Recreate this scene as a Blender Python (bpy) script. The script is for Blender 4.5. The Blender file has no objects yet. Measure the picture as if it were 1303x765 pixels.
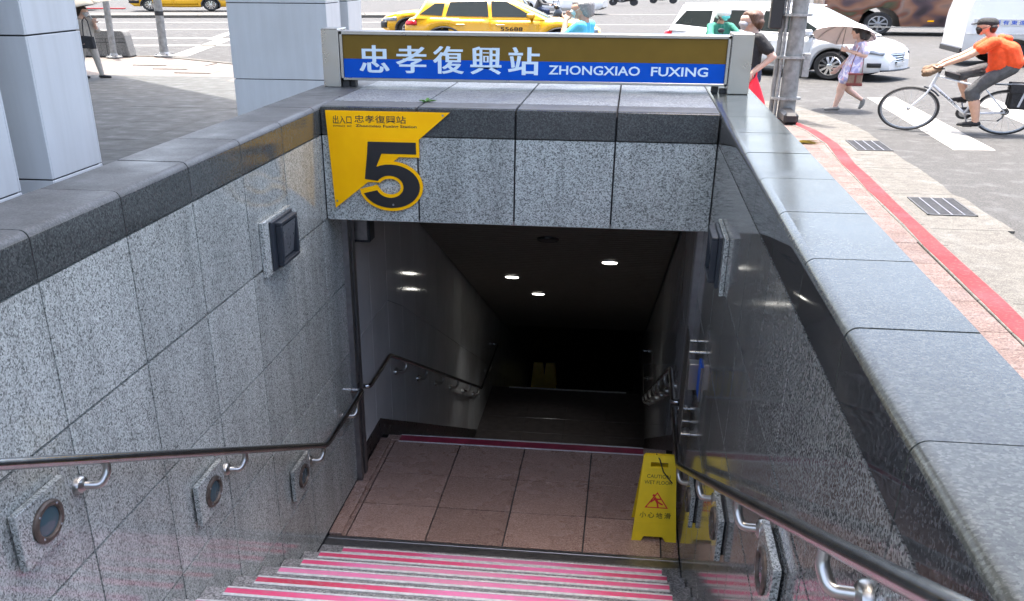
import bpy, bmesh, math, random
import numpy as np
from mathutils import Vector, Matrix
random.seed(7)
PI = math.pi
R = math.radians
SC = bpy.context.scene
COL = SC.collection

# ------------------------------------------------------------------ camera
cam_d = bpy.data.cameras.new('camera'); cam = bpy.data.objects.new('camera', cam_d); COL.objects.link(cam)
cam_d.sensor_width = 36.0; cam_d.lens = 1289.53 / 1303 * 36
cam_d.shift_x = 33.39 / 1303; cam_d.shift_y = 294.54 / 1303
cam_d.clip_start = 0.05; cam_d.clip_end = 2000
_p, _y, _r = R(29.0425), R(7.3063), R(0.2854)
_f = Vector((-math.sin(_y)*math.cos(_p), math.cos(_y)*math.cos(_p), -math.sin(_p)))
_rt = Vector((math.cos(_y), math.sin(_y), 0)); _up = _rt.cross(_f)
_rt, _up = _rt*math.cos(_r)+_up*math.sin(_r), _up*math.cos(_r)-_rt*math.sin(_r)
_M = Matrix((_rt, _up, -_f)).transposed().to_4x4(); _M.translation = (0, -7.0, 2.45)
cam.matrix_world = _M
SC.camera = cam
# ------------------------------------------------------------------ sky, sun, exposure
SUN_EL, SUN_DIR = 79.0, Vector((-0.10, 0.16, 1.0)).normalized()
w = bpy.data.worlds.new('World'); SC.world = w; w.use_nodes = True
_n = w.node_tree.nodes; _bg = _n['Background']
_sky = _n.new('ShaderNodeTexSky'); _sky.sky_type = 'NISHITA'; _sky.sun_disc = False
_sky.sun_elevation = R(SUN_EL); _sky.sun_rotation = math.atan2(SUN_DIR.x, SUN_DIR.y)
_sky.dust_density = 6.0; _sky.air_density = 1.0
w.node_tree.links.new(_sky.outputs[0], _bg.inputs[0]); _bg.inputs[1].default_value = 0.15
_sd = bpy.data.lights.new('sun', 'SUN'); _sd.energy = 2.0; _sd.angle = R(0.6); _sd.color = (1.0, 0.955, 0.89)
_so = bpy.data.objects.new('sun', _sd); COL.objects.link(_so); _so.rotation_euler = SUN_DIR.to_track_quat('Z', 'Y').to_euler()
_so.location = (0, 0, 40)
SC.view_settings.view_transform = 'Standard'; SC.view_settings.look = 'None'; SC.view_settings.exposure = 2.4; SC.view_settings.gamma = 1.0
SC.render.engine = 'CYCLES'
SC.cycles.use_denoising = True
SC.cycles.max_bounces = 7; SC.cycles.diffuse_bounces = 4; SC.cycles.glossy_bounces = 3; SC.cycles.adaptive_threshold = 0.02
SC.cycles.sample_clamp_indirect = 6.0

# ------------------------------------------------------------------ materials
MATS = {}
def _new(name):
    m = bpy.data.materials.new(name); m.use_nodes = True; MATS[name] = m
    nt = m.node_tree; return m, nt, nt.nodes['Principled BSDF']
def N(nt, typ, **kw):
    n = nt.nodes.new(typ)
    for k, v in kw.items(): setattr(n, k, v)
    return n
def ramp(nt, src, stops, interp='LINEAR'):
    r = N(nt, 'ShaderNodeValToRGB'); cr = r.color_ramp; cr.interpolation = interp
    while len(cr.elements) < len(stops): cr.elements.new(0.5)
    for e, (p, c) in zip(cr.elements, stops):
        e.position = p; e.color = (c[0], c[1], c[2], 1) if not isinstance(c, (int, float)) else (c, c, c, 1)
    nt.links.new(src, r.inputs[0]); return r.outputs[0]
def mix(nt, fac, a, b, mode='MIX'):
    m = N(nt, 'ShaderNodeMix', data_type='RGBA', blend_type=mode)
    for sock, v in ((m.inputs[0], fac), (m.inputs[6], a), (m.inputs[7], b)):
        if hasattr(v, 'is_output'): nt.links.new(v, sock)
        elif isinstance(v, (int, float)): sock.default_value = v if sock == m.inputs[0] else (v, v, v, 1)
        else: sock.default_value = (v[0], v[1], v[2], 1)
    return m.outputs[2]
def pos(nt, scale=(1, 1, 1)):
    g = N(nt, 'ShaderNodeNewGeometry'); mp = N(nt, 'ShaderNodeMapping'); mp.inputs['Scale'].default_value = scale
    nt.links.new(g.outputs['Position'], mp.inputs[0]); return mp.outputs[0]
def noise(nt, vec, scale, detail=3, rough=0.55):
    n = N(nt, 'ShaderNodeTexNoise'); n.inputs['Scale'].default_value = scale; n.inputs['Detail'].default_value = detail; n.inputs['Roughness'].default_value = rough
    nt.links.new(vec, n.inputs['Vector']); return n.outputs['Fac']
def bump(nt, b, h, strength=0.2, dist=0.01):
    bm = N(nt, 'ShaderNodeBump'); bm.inputs['Strength'].default_value = strength; bm.inputs['Distance'].default_value = dist
    nt.links.new(h, bm.inputs['Height']); nt.links.new(bm.outputs[0], b.inputs['Normal'])
def objrand(nt, lo, hi):
    oi = N(nt, 'ShaderNodeObjectInfo'); mr = N(nt, 'ShaderNodeMapRange'); mr.inputs[3].default_value = lo; mr.inputs[4].default_value = hi
    nt.links.new(oi.outputs['Random'], mr.inputs[0]); return mr.outputs[0]

def plain(name, c, rough=0.5, metal=0.0, var=0.12, vscale=9.0, coat=0.0, spec=0.5, bumpy=0.0, bscale=120.0):
    m, nt, b = _new(name)
    v = pos(nt); n1 = noise(nt, v, vscale, 4)
    lo = tuple(x*(1-var) for x in c); hi = tuple(min(1, x*(1+var)) for x in c)
    nt.links.new(ramp(nt, n1, [(0.3, lo), (0.7, hi)]), b.inputs['Base Color'])
    n2 = noise(nt, v, vscale*3.1, 3)
    nt.links.new(ramp(nt, n2, [(0.3, max(0.0, rough*0.85)), (0.7, min(1, rough*1.15))]), b.inputs['Roughness'])
    b.inputs['Metallic'].default_value = metal; b.inputs['Specular IOR Level'].default_value = spec
    b.inputs['Coat Weight'].default_value = coat; b.inputs['Coat Roughness'].default_value = 0.05
    if bumpy: bump(nt, b, noise(nt, v, bscale, 4), bumpy, 0.02 if bscale < 60 else 0.006)
    return m
def granite(name, stops, scale, rough, tint=(1, 1, 1), dirt=0.25, fine=0.35, rv=0.12, stain=(0.5, 0.5, 0.5), spec=0.5):
    m, nt, b = _new(name)
    v = pos(nt)
    dn = N(nt, 'ShaderNodeTexNoise'); dn.inputs['Scale'].default_value = scale*1.3; nt.links.new(v, dn.inputs['Vector'])
    vm = N(nt, 'ShaderNodeVectorMath', operation='MULTIPLY_ADD'); nt.links.new(dn.outputs['Color'], vm.inputs[0])
    vm.inputs[1].default_value = (0.9/scale,)*3; nt.links.new(v, vm.inputs[2])
    vo = N(nt, 'ShaderNodeTexVoronoi'); vo.inputs['Scale'].default_value = scale; nt.links.new(vm.outputs[0], vo.inputs['Vector'])
    sp = N(nt, 'ShaderNodeSeparateColor'); nt.links.new(vo.outputs['Color'], sp.inputs[0])
    c = ramp(nt, sp.outputs[0], stops, 'LINEAR')
    f = noise(nt, v, scale*3.0, 2)
    c = mix(nt, fine, c, ramp(nt, f, [(0.35, 0.35), (0.65, 1.0)]), 'MULTIPLY')
    # weathering: long vertical runs and broad blotches
    st = noise(nt, pos(nt, (5.0, 5.0, 0.7)), 1.3, 5, 0.65)
    c = mix(nt, ramp(nt, st, [(0.42, 0.0), (0.75, dirt)]), c, stain, 'MULTIPLY')
    hv = N(nt, 'ShaderNodeHueSaturation'); nt.links.new(c, hv.inputs['Color']); nt.links.new(objrand(nt, 1-rv, 1+rv), hv.inputs['Value'])
    c = mix(nt, 1.0, hv.outputs[0], tint, 'MULTIPLY')
    nt.links.new(c, b.inputs['Base Color'])
    n2 = noise(nt, v, 3.0, 5)
    nt.links.new(ramp(nt, n2, [(0.3, rough*0.8), (0.75, rough*1.5)]), b.inputs['Roughness'])
    if rough < 0.5: bump(nt, b, noise(nt, v, 2.2, 2), 0.05, 0.02)
    b.inputs['Specular IOR Level'].default_value = spec
    return m

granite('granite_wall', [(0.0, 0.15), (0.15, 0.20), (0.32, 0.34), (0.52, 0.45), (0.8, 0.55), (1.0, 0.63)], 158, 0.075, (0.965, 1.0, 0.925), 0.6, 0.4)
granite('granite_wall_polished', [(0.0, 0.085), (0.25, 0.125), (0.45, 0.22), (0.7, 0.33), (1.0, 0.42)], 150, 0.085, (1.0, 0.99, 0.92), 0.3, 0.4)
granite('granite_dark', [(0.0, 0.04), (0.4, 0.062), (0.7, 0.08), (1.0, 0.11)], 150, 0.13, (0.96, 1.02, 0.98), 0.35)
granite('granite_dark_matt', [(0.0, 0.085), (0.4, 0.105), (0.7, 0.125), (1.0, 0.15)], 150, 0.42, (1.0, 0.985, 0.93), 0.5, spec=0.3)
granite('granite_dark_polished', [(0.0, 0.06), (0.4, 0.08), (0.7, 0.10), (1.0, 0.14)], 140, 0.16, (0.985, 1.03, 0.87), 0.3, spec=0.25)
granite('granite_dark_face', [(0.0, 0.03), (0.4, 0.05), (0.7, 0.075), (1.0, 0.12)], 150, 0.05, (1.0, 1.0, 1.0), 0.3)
granite('granite_roof', [(0.0, 0.10), (0.3, 0.20), (0.6, 0.34), (1.0, 0.46)], 110, 0.4, (0.95, 1.0, 1.0), 0.35)
granite('granite_tread', [(0.0, 0.10), (0.3, 0.19), (0.6, 0.30), (1.0, 0.42)], 120, 0.42, (1.0, 0.98, 0.96), 0.5)
granite('granite_brown', [(0.0, 0.055, ) if False else (0.0, (0.19, 0.112, 0.085)), (0.35, (0.31, 0.195, 0.155)), (0.7, (0.40, 0.265, 0.215)), (1.0, (0.50, 0.36, 0.30))], 150, 0.26, (1, 1, 1), 0.15, 0.35, 0.14)
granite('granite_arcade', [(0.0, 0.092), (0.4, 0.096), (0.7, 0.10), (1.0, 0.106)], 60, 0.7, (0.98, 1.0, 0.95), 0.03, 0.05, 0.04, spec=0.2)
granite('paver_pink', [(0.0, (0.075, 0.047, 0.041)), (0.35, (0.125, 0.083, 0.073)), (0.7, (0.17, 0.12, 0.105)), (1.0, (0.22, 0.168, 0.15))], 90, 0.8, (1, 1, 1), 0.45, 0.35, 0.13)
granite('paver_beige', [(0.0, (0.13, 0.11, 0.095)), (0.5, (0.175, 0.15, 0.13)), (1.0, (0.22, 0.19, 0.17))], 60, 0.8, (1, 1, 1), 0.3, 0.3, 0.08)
granite('concrete_gutter', [(0.0, (0.075, 0.07, 0.061)), (0.35, (0.12, 0.113, 0.10)), (0.7, (0.155, 0.146, 0.13)), (1.0, (0.20, 0.188, 0.168))], 120, 0.9, (1, 1, 1), 0.75, 0.5, 0.03)
granite('asphalt', [(0.0, 0.034), (0.4, 0.054), (0.75, 0.074), (1.0, 0.115)], 110, 0.9, (1.0, 0.985, 0.95), 0.35, 0.35, 0.03, (0.7, 0.7, 0.7))
granite('concrete_block', [(0.0, 0.13), (0.5, 0.2), (1.0, 0.29)], 60, 0.9, (1, 1, 0.96), 0.6)
plain('mortar', (0.035, 0.036, 0.038), 0.9)
plain('core_concrete', (0.12, 0.12, 0.12), 0.9)
plain('paver_bed', (0.13, 0.11, 0.095), 0.95)
plain('marking_white', (0.29, 0.28, 0.255), 0.8, 0, 0.25, 14)
plain('steel', (0.46, 0.45, 0.425), 0.30, 1.0, 0.05, 3)
plain('steel_rail', (0.42, 0.42, 0.42), 0.22, 1.0, 0.12, 16)
plain('steel_dull', (0.30, 0.30, 0.31), 0.42, 1.0, 0.15, 20)
plain('iron', (0.06, 0.06, 0.062), 0.6, 0.3, 0.3, 20)
plain('galvanised', (0.34, 0.34, 0.33), 0.55, 0.6, 0.3, 14)
plain('pole_grey', (0.26, 0.26, 0.25), 0.7, 0.2, 0.3, 8)
plain('aluminium_white', (0.54, 0.54, 0.53), 0.45, 0.0, 0.2, 30)
plain('soffit_white', (0.72, 0.73, 0.74), 0.7)
plain('interior_panel', (0.76, 0.76, 0.74), 0.07, 0, 0.08, 2.0)
plain('interior_dark', (0.05, 0.05, 0.052), 0.4)
plain('interior_floor', (0.10, 0.085, 0.08), 0.22)
plain('ceiling_slat', (0.20, 0.17, 0.14), 0.5)
plain('skirting_black', (0.02, 0.017, 0.017), 0.3)
plain('lamp_box', (0.022, 0.027, 0.034), 0.4)
plain('lamp_diffuser', (0.10, 0.105, 0.11), 0.3)
plain('lens_glass', (0.05, 0.085, 0.10), 0.12)
plain('rust_ring', (0.11, 0.085, 0.068), 0.5, 0.5, 0.35, 30)
plain('black_plastic', (0.018, 0.018, 0.02), 0.45)
plain('rubber', (0.022, 0.022, 0.022), 0.75)
plain('sign_brown', (0.155, 0.092, 0.014), 0.4, 0, 0.06, spec=0.15)
plain('sign_blue', (0.0, 0.07, 0.42), 0.4, 0, 0.06, spec=0.15)
plain('sign_white', (0.60, 0.70, 0.76), 0.5, 0, 0.03)
plain('sign_yellow', (1.0, 0.475, 0.0), 0.45, 0, 0.05, spec=0.15)
plain('sign_black', (0.012, 0.011, 0.012), 0.4)
plain('plastic_yellow', (0.80, 0.56, 0.012), 0.4, 0, 0.06)
plain('print_red', (0.62, 0.025, 0.02), 0.5)
plain('paint_white', (0.66, 0.67, 0.68), 0.25, 0, 0.02, 2, 0.8)
plain('paint_yellow', (0.72, 0.37, 0.002), 0.3, 0, 0.03, 2, 0.7)
plain('paint_silver', (0.55, 0.57, 0.6), 0.3, 0.4, 0.02, 2, 0.8)
plain('paint_dark', (0.03, 0.033, 0.036), 0.3, 0, 0.02, 2, 0.8)
plain('car_glass', (0.018, 0.024, 0.024), 0.05, 0, 0.05, 2, 0.0, 0.7)
plain('windscreen', (0.10, 0.15, 0.15), 0.06, 0, 0.1, 2, 0.0, 0.8)
plain('chrome', (0.75, 0.76, 0.78), 0.12, 1.0, 0.02)
plain('lamp_clear', (0.22, 0.24, 0.27), 0.1, 0.3, 0.2, 14)
plain('lamp_red', (0.55, 0.01, 0.02), 0.2)
plain('skin', (0.52, 0.30, 0.21), 0.55, 0, 0.08, 20)
plain('skin_pale', (0.62, 0.40, 0.31), 0.55, 0, 0.08, 20)
plain('hair_black', (0.016, 0.012, 0.011), 0.45, 0, 0.4, 60, bumpy=0.6, bscale=140.0)
plain('hair_brown', (0.11, 0.055, 0.032), 0.5, 0, 0.5, 60, bumpy=0.6, bscale=140.0)
plain('hair_grey', (0.24, 0.235, 0.23), 0.6, 0, 0.4, 60, bumpy=0.6, bscale=140.0)
plain('cloth_orange', (0.78, 0.075, 0.012), 0.8, 0, 0.12, 14, bumpy=0.55, bscale=19.0)
plain('cloth_charcoal', (0.075, 0.075, 0.078), 0.85, 0, 0.25, 18, bumpy=0.55, bscale=19.0)
plain('cloth_black', (0.02, 0.02, 0.022), 0.85, 0, 0.3, 18, bumpy=0.55, bscale=19.0)
plain('cloth_blue', (0.09, 0.47, 0.66), 0.85, 0, 0.1, 18, bumpy=0.55, bscale=19.0)
plain('cloth_navy', (0.03, 0.045, 0.09), 0.85, 0, 0.15, 16, bumpy=0.55, bscale=19.0)
plain('cloth_beige', (0.36, 0.325, 0.28), 0.85, 0, 0.12, 18, bumpy=0.55, bscale=19.0)
plain('cloth_green', (0.03, 0.20, 0.135), 0.8, 0, 0.15, 18, bumpy=0.55, bscale=19.0)
plain('cloth_white', (0.72, 0.72, 0.70), 0.8, 0, 0.15, 16, bumpy=0.55, bscale=19.0)
plain('mask_teal', (0.13, 0.62, 0.58), 0.8)
plain('mask_pale', (0.50, 0.62, 0.60), 0.8)
plain('mask_grey', (0.42, 0.43, 0.45), 0.8)
plain('shoe_grey', (0.24, 0.23, 0.21), 0.7)
plain('umbrella_beige', (0.60, 0.53, 0.41), 0.7, 0, 0.06, 5)
plain('umbrella_pink', (0.72, 0.62, 0.60), 0.7, 0, 0.06, 6)
plain('bag_red', (0.85, 0.012, 0.035), 0.6, 0, 0.1, 12)
plain('bag_check', (0.21, 0.14, 0.10), 0.7, 0, 0.45, 60)
plain('leather_red', (0.16, 0.03, 0.025), 0.5)
plain('wicker', (0.16, 0.10, 0.06), 0.8, 0, 0.5, 60)
plain('blue_print', (0.03, 0.10, 0.50), 0.5)
plain('leaf_green', (0.07, 0.20, 0.03), 0.6)
plain('leaf_dry', (0.33, 0.27, 0.08), 0.8, 0, 0.3, 20)
plain('helmet_white', (0.74, 0.76, 0.76), 0.25, 0, 0.05, 5, 0.6)

def streaked(name, c, rough, d, amt, sc=(6, 6, 0.5), spots=0.0):
    m, nt, b = _new(name); st = noise(nt, pos(nt, sc), 1.0, 5, 0.65)
    col = mix(nt, ramp(nt, st, [(0.40, 0.0), (0.80, amt)]), c, d)
    bl = noise(nt, pos(nt), 1.2, 4); col = mix(nt, ramp(nt, bl, [(0.45, 0.0), (0.8, amt*0.6)]), col, d)
    if spots:
        sp = noise(nt, pos(nt), 26, 5, 0.7); col = mix(nt, ramp(nt, sp, [(0.54, 0.0), (0.62, spots)]), col, d)
    nt.links.new(col, b.inputs['Base Color']); nt.links.new(ramp(nt, bl, [(0.3, rough*0.8), (0.8, rough*1.4)]), b.inputs['Roughness'])
    bump(nt, b, noise(nt, pos(nt), 0.9, 2), 0.06, 0.03)
streaked('panel_white', (0.60, 0.61, 0.61), 0.33, (0.40, 0.395, 0.37), 0.4)
streaked('marking_red', (0.30, 0.004, 0.010), 0.85, (0.13, 0.075, 0.065), 0.3, (1, 1, 1), 0.5)
plain('nosing_red', (0.27, 0.025, 0.055), 0.45, 0, 0.3, 8)
def pink_strip():
    m, nt, b = _new('nosing_pink')
    oi = N(nt, 'ShaderNodeObjectInfo'); v = pos(nt, (1, 1.2, 1))
    add = N(nt, 'ShaderNodeVectorMath', operation='MULTIPLY_ADD'); nt.links.new(oi.outputs['Random'], add.inputs[0]); add.inputs[1].default_value = (37, 11, 5); nt.links.new(v, add.inputs[2])
    n1 = noise(nt, add.outputs[0], 0.75, 2)
    c = ramp(nt, n1, [(0.30, (0.62, 0.25, 0.34)), (0.46, (0.72, 0.17, 0.36)), (0.56, (0.66, 0.06, 0.16)), (0.72, (0.46, 0.03, 0.065))])
    n2 = noise(nt, v, 40, 4)
    c = mix(nt, ramp(nt, n2, [(0.45, 0.0), (0.8, 0.5)]), c, (0.42, 0.22, 0.24))
    nt.links.new(c, b.inputs['Base Color']); b.inputs['Roughness'].default_value = 0.45
    return m
pink_strip()
def floral():
    m, nt, b = _new('cloth_floral')
    v = pos(nt); vo = N(nt, 'ShaderNodeTexVoronoi'); vo.inputs['Scale'].default_value = 17; nt.links.new(v, vo.inputs['Vector'])
    sp = N(nt, 'ShaderNodeSeparateColor'); nt.links.new(vo.outputs['Color'], sp.inputs[0])
    c = ramp(nt, sp.outputs[0], [(0.0, (0.25, 0.27, 0.55)), (0.3, (0.5, 0.5, 0.78)), (0.45, (0.74, 0.70, 0.78)), (0.7, (0.78, 0.74, 0.80)), (0.85, (0.72, 0.35, 0.42)), (1.0, (0.7, 0.6, 0.7))], 'CONSTANT')
    c = mix(nt, 0.35, c, (0.62, 0.58, 0.72))
    nt.links.new(c, b.inputs['Base Color']); b.inputs['Roughness'].default_value = 0.85
floral()
def mural():
    m, nt, b = _new('bus_mural')
    v = pos(nt, (0.30, 0.30, 0.55))
    wv = N(nt, 'ShaderNodeTexNoise'); wv.inputs['Scale'].default_value = 0.8; wv.inputs['Detail'].default_value = 3; nt.links.new(v, wv.inputs['Vector'])
    vm = N(nt, 'ShaderNodeVectorMath', operation='MULTIPLY_ADD'); nt.links.new(wv.outputs['Color'], vm.inputs[0]); vm.inputs[1].default_value = (1.6,)*3; nt.links.new(v, vm.inputs[2])
    n1 = noise(nt, vm.outputs[0], 1.7, 1.0, 0.4)
    c = ramp(nt, n1, [(0.30, (0.02, 0.013, 0.02)), (0.38, (0.07, 0.04, 0.05)), (0.44, (0.20, 0.09, 0.055)), (0.50, (0.26, 0.13, 0.085)), (0.54, (0.17, 0.11, 0.09)), (0.58, (0.15, 0.04, 0.02)), (0.63, (0.05, 0.065, 0.035)), (0.70, (0.30, 0.19, 0.14))])
    nt.links.new(c, b.inputs['Base Color']); b.inputs['Roughness'].default_value = 0.3; b.inputs['Coat Weight'].default_value = 0.4
mural()
def emit(name, c, s):
    m, nt, b = _new(name); b.inputs['Base Color'].default_value = (0.8, 0.8, 0.78, 1)
    b.inputs['Emission Color'].default_value = (c[0], c[1], c[2], 1)
    oi = noise(nt, pos(nt), 30, 2)
    nt.links.new(ramp(nt, oi, [(0.0, 0.9), (1.0, 1.0)]), b.inputs['Roughness']); b.inputs['Emission Strength'].default_value = s
emit('downlight_lit', (1.0, 0.97, 0.88), 1.5)

# ------------------------------------------------------------------ mesh helpers
class MB:
    def __init__(s): s.v = []; s.f = []; s.m = []; s.mats = []
    def mi(s, m):
        if m not in s.mats: s.mats.append(m)
        return s.mats.index(m)
    def add(s, vs, fs, m):
        o = len(s.v); k = s.mi(m)
        s.v += [tuple(p) for p in vs]; s.f += [tuple(i+o for i in f) for f in fs]; s.m += [k]*len(fs)
    def box(s, x0, x1, y0, y1, z0, z1, m, b=0.0):
        if b <= 0:
            vs = [(x, y, z) for z in (z0, z1) for y in (y0, y1) for x in (x0, x1)]
            fs = [(0, 2, 3, 1), (4, 5, 7, 6), (0, 1, 5, 4), (2, 6, 7, 3), (0, 4, 6, 2), (1, 3, 7, 5)]
            s.add(vs, fs, m); return
        vs = []; idx = {}
        for i, X in enumerate((x0, x1)):
            for j, Y in enumerate((y0, y1)):
                for k, Z in enumerate((z0, z1)):
                    sx, sy, sz = (1 if i == 0 else -1), (1 if j == 0 else -1), (1 if k == 0 else -1)
                    idx[i, j, k, 0] = len(vs); vs.append((X, Y+sy*b, Z+sz*b))
                    idx[i, j, k, 1] = len(vs); vs.append((X+sx*b, Y, Z+sz*b))
                    idx[i, j, k, 2] = len(vs); vs.append((X+sx*b, Y+sy*b, Z))
        fs = []
        for i in (0, 1):
            q = [idx[i, 0, 0, 0], idx[i, 1, 0, 0], idx[i, 1, 1, 0], idx[i, 0, 1, 0]]; fs.append(q if i else q[::-1])
            q = [idx[0, i, 0, 1], idx[1, i, 0, 1], idx[1, i, 1, 1], idx[0, i, 1, 1]]; fs.append(q[::-1] if i else q)
            q = [idx[0, 0, i, 2], idx[1, 0, i, 2], idx[1, 1, i, 2], idx[0, 1, i, 2]]; fs.append(q if i else q[::-1])
        for a in (0, 1):
            for c in (0, 1):
                fs.append([idx[a, c, 0, 0], idx[a, c, 1, 0], idx[a, c, 1, 1], idx[a, c, 0, 1]])
                fs.append([idx[a, 0, c, 0], idx[a, 1, c, 0], idx[a, 1, c, 2], idx[a, 0, c, 2]])
                fs.append([idx[0, a, c, 1], idx[1, a, c, 1], idx[1, a, c, 2], idx[0, a, c, 2]])
        for a in (0, 1):
            for c in (0, 1):
                for d in (0, 1): fs.append([idx[a, c, d, 0], idx[a, c, d, 1], idx[a, c, d, 2]])
        s.add(vs, fs, m)
    def prism(s, poly, fn, d0, d1, m):          # poly 2-D, fn(u,v,d)->3-D
        n = len(poly)
        vs = [fn(u, v, d0) for u, v in poly]+[fn(u, v, d1) for u, v in poly]
        fs = [tuple(range(n))[::-1], tuple(range(n, 2*n))]+[(i, (i+1) % n, n+(i+1) % n, n+i) for i in range(n)]
        s.add(vs, fs, m)
    def tube(s, pts, r, m, seg=10, caps=True):
        pts = [Vector(p) for p in pts]; n = len(pts)
        rs = r if isinstance(r, (list, tuple)) else [r]*n
        rings = []; prev = None
        for i, p in enumerate(pts):
            t = (pts[min(i+1, n-1)]-pts[max(i-1, 0)]).normalized()
            if prev is None:
                a = t.orthogonal().normalized()
            else:
                a = prev-t*prev.dot(t); a = a.normalized() if a.length > 1e-6 else t.orthogonal().normalized()
            prev = a; b = t.cross(a)
            rings.append([p+(a*math.cos(2*PI*k/seg)+b*math.sin(2*PI*k/seg))*rs[i] for k in range(seg)])
        vs = [q for rg in rings for q in rg]
        fs = [(i*seg+k, i*seg+(k+1) % seg, (i+1)*seg+(k+1) % seg, (i+1)*seg+k) for i in range(n-1) for k in range(seg)]
        if caps: fs += [tuple(range(seg))[::-1], tuple((n-1)*seg+k for k in range(seg))]
        s.add(vs, fs, m)
    def lathe(s, prof, c, ax, m, seg=24, sc=(1, 1, 1), closed=False):   # prof (r, h) along axis 'x','y','z'
        vs = []; n = len(prof)
        for r, h in prof:
            for k in range(seg):
                a = 2*PI*k/seg; u, v = r*math.cos(a), r*math.sin(a)
                p = {'x': (h, u, v), 'y': (u, h, v), 'z': (u, v, h)}[ax]
                vs.append((c[0]+p[0]*sc[0], c[1]+p[1]*sc[1], c[2]+p[2]*sc[2]))
        rng = n if closed else n-1
        fs = [(i*seg+k, i*seg+(k+1) % seg, ((i+1) % n)*seg+(k+1) % seg, ((i+1) % n)*seg+k) for i in range(rng) for k in range(seg)]
        if not closed: fs += [tuple(range(seg))[::-1], tuple((n-1)*seg+k for k in range(seg))]
        s.add(vs, fs, m)
    def ball(s, c, r, m, seg=14, rings=9):
        r = r if isinstance(r, (tuple, list)) else (r, r, r)
        vs = [(c[0], c[1], c[2]-r[2])]; fs = []
        for i in range(1, rings):
            ph = -PI/2+PI*i/rings
            vs += [(c[0]+r[0]*math.cos(ph)*math.cos(2*PI*k/seg), c[1]+r[1]*math.cos(ph)*math.sin(2*PI*k/seg), c[2]+r[2]*math.sin(ph)) for k in range(seg)]
        vs.append((c[0], c[1], c[2]+r[2])); L = len(vs)-1
        for k in range(seg):
            fs.append((0, 1+(k+1) % seg, 1+k)); b = 1+(rings-2)*seg; fs.append((L, b+k, b+(k+1) % seg))
        for i in range(rings-2):
            for k in range(seg):
                a = 1+i*seg; fs.append((a+k, a+(k+1) % seg, a+seg+(k+1) % seg, a+seg+k))
        s.add(vs, fs, m)
    def capsule(s, p0, r0, p1, r1, m, seg=10):
        p0, p1 = Vector(p0), Vector(p1); d = p1-p0
        t = d.normalized() if d.length > 1e-6 else Vector((0, 0, 1)); a = t.orthogonal().normalized(); b = t.cross(a)
        vs = []; rings = 0
        for (p, r, angs) in ((p0, r0, (-80, -50, -20, 0)), (p1, r1, (0, 20, 50, 80))):
            for g in angs:
                c = p+t*r*math.sin(R(g)); q = r*math.cos(R(g)); rings += 1
                vs += [c+(a*math.cos(2*PI*k/seg)+b*math.sin(2*PI*k/seg))*q for k in range(seg)]
        fs = [(i*seg+k, i*seg+(k+1) % seg, (i+1)*seg+(k+1) % seg, (i+1)*seg+k) for i in range(rings-1) for k in range(seg)]
        fs += [tuple(range(seg))[::-1], tuple((rings-1)*seg+k for k in range(seg))]
        s.add(vs, fs, m)
    def grid(s, rows, m, wrap=False):
        n = len(rows[0]); vs = [p for r in rows for p in r]
        fs = [(i*n+k, i*n+(k+1) % n, (i+1)*n+(k+1) % n, (i+1)*n+k) for i in range(len(rows)-1) for k in range(n if wrap else n-1)]
        s.add(vs, fs, m)
    def mesh(s, name, smooth=False, fix=False):
        me = bpy.data.meshes.new(name); me.from_pydata(s.v, [], s.f)
        for mm in s.mats: me.materials.append(MATS[mm])
        me.polygons.foreach_set('material_index', s.m)
        if fix:
            bm = bmesh.new(); bm.from_mesh(me); bmesh.ops.recalc_face_normals(bm, faces=bm.faces); bm.to_mesh(me); bm.free()
        if smooth: me.shade_smooth() if hasattr(me, 'shade_smooth') else None
        me.update()
        if smooth:
            try: me.set_sharp_from_angle(angle=R(38))
            except Exception: pass
        return me
    def obj(s, name, parent=None, smooth=False, bevel=0, seg=2, fix=False, **kw):
        o = bpy.data.objects.new(name, s.mesh(name, smooth, fix)); COL.objects.link(o)
        if parent is not None: o.parent = parent
        if bevel:
            b = o.modifiers.new('bevel', 'BEVEL'); b.width = bevel; b.segments = seg; b.limit_method = 'ANGLE'; b.angle_limit = R(40)
        tag(o, **kw); return o
def tag(o, label=None, cat=None, group=None, kind=None):
    if label: o['label'] = label
    if cat: o['category'] = cat
    if group: o['group'] = group
    if kind: o['kind'] = kind
    return o
def empty(name, loc=(0, 0, 0), rz=0.0, scale=(1, 1, 1), **kw):
    o = bpy.data.objects.new(name, None); COL.objects.link(o); o.empty_display_size = 0.2
    o.location = loc; o.rotation_euler = (0, 0, rz); o.scale = scale
    return tag(o, **kw)
def B(name, parent, x0, x1, y0, y1, z0, z1, m, b=0.004, **kw):
    mb = MB(); mb.box(x0, x1, y0, y1, z0, z1, m, b); return mb.obj(name, parent, **kw)
_tcache = {}
def text_data(s, bold=0.0):
    k = (s, bold)
    if k in _tcache: return _tcache[k]
    cu = bpy.data.curves.new('lettering', 'FONT'); cu.body = s; cu.size = 1; cu.offset = bold; cu.resolution_u = 3
    o = bpy.data.objects.new('lettering', cu); COL.objects.link(o)
    dg = bpy.context.evaluated_depsgraph_get(); me = bpy.data.meshes.new_from_object(o.evaluated_get(dg))
    v = np.array([q.co[:] for q in me.vertices]); f = [tuple(p.vertices) for p in me.polygons]
    bpy.data.objects.remove(o); bpy.data.curves.remove(cu); bpy.data.meshes.remove(me)
    lo, hi = v.min(0), v.max(0)
    v[:, 0] = (v[:, 0]-lo[0])/(hi[0]-lo[0]); v[:, 1] = (v[:, 1]-lo[1])/(hi[1]-lo[1])
    _tcache[k] = (v[:, :2], f); return _tcache[k]
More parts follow.
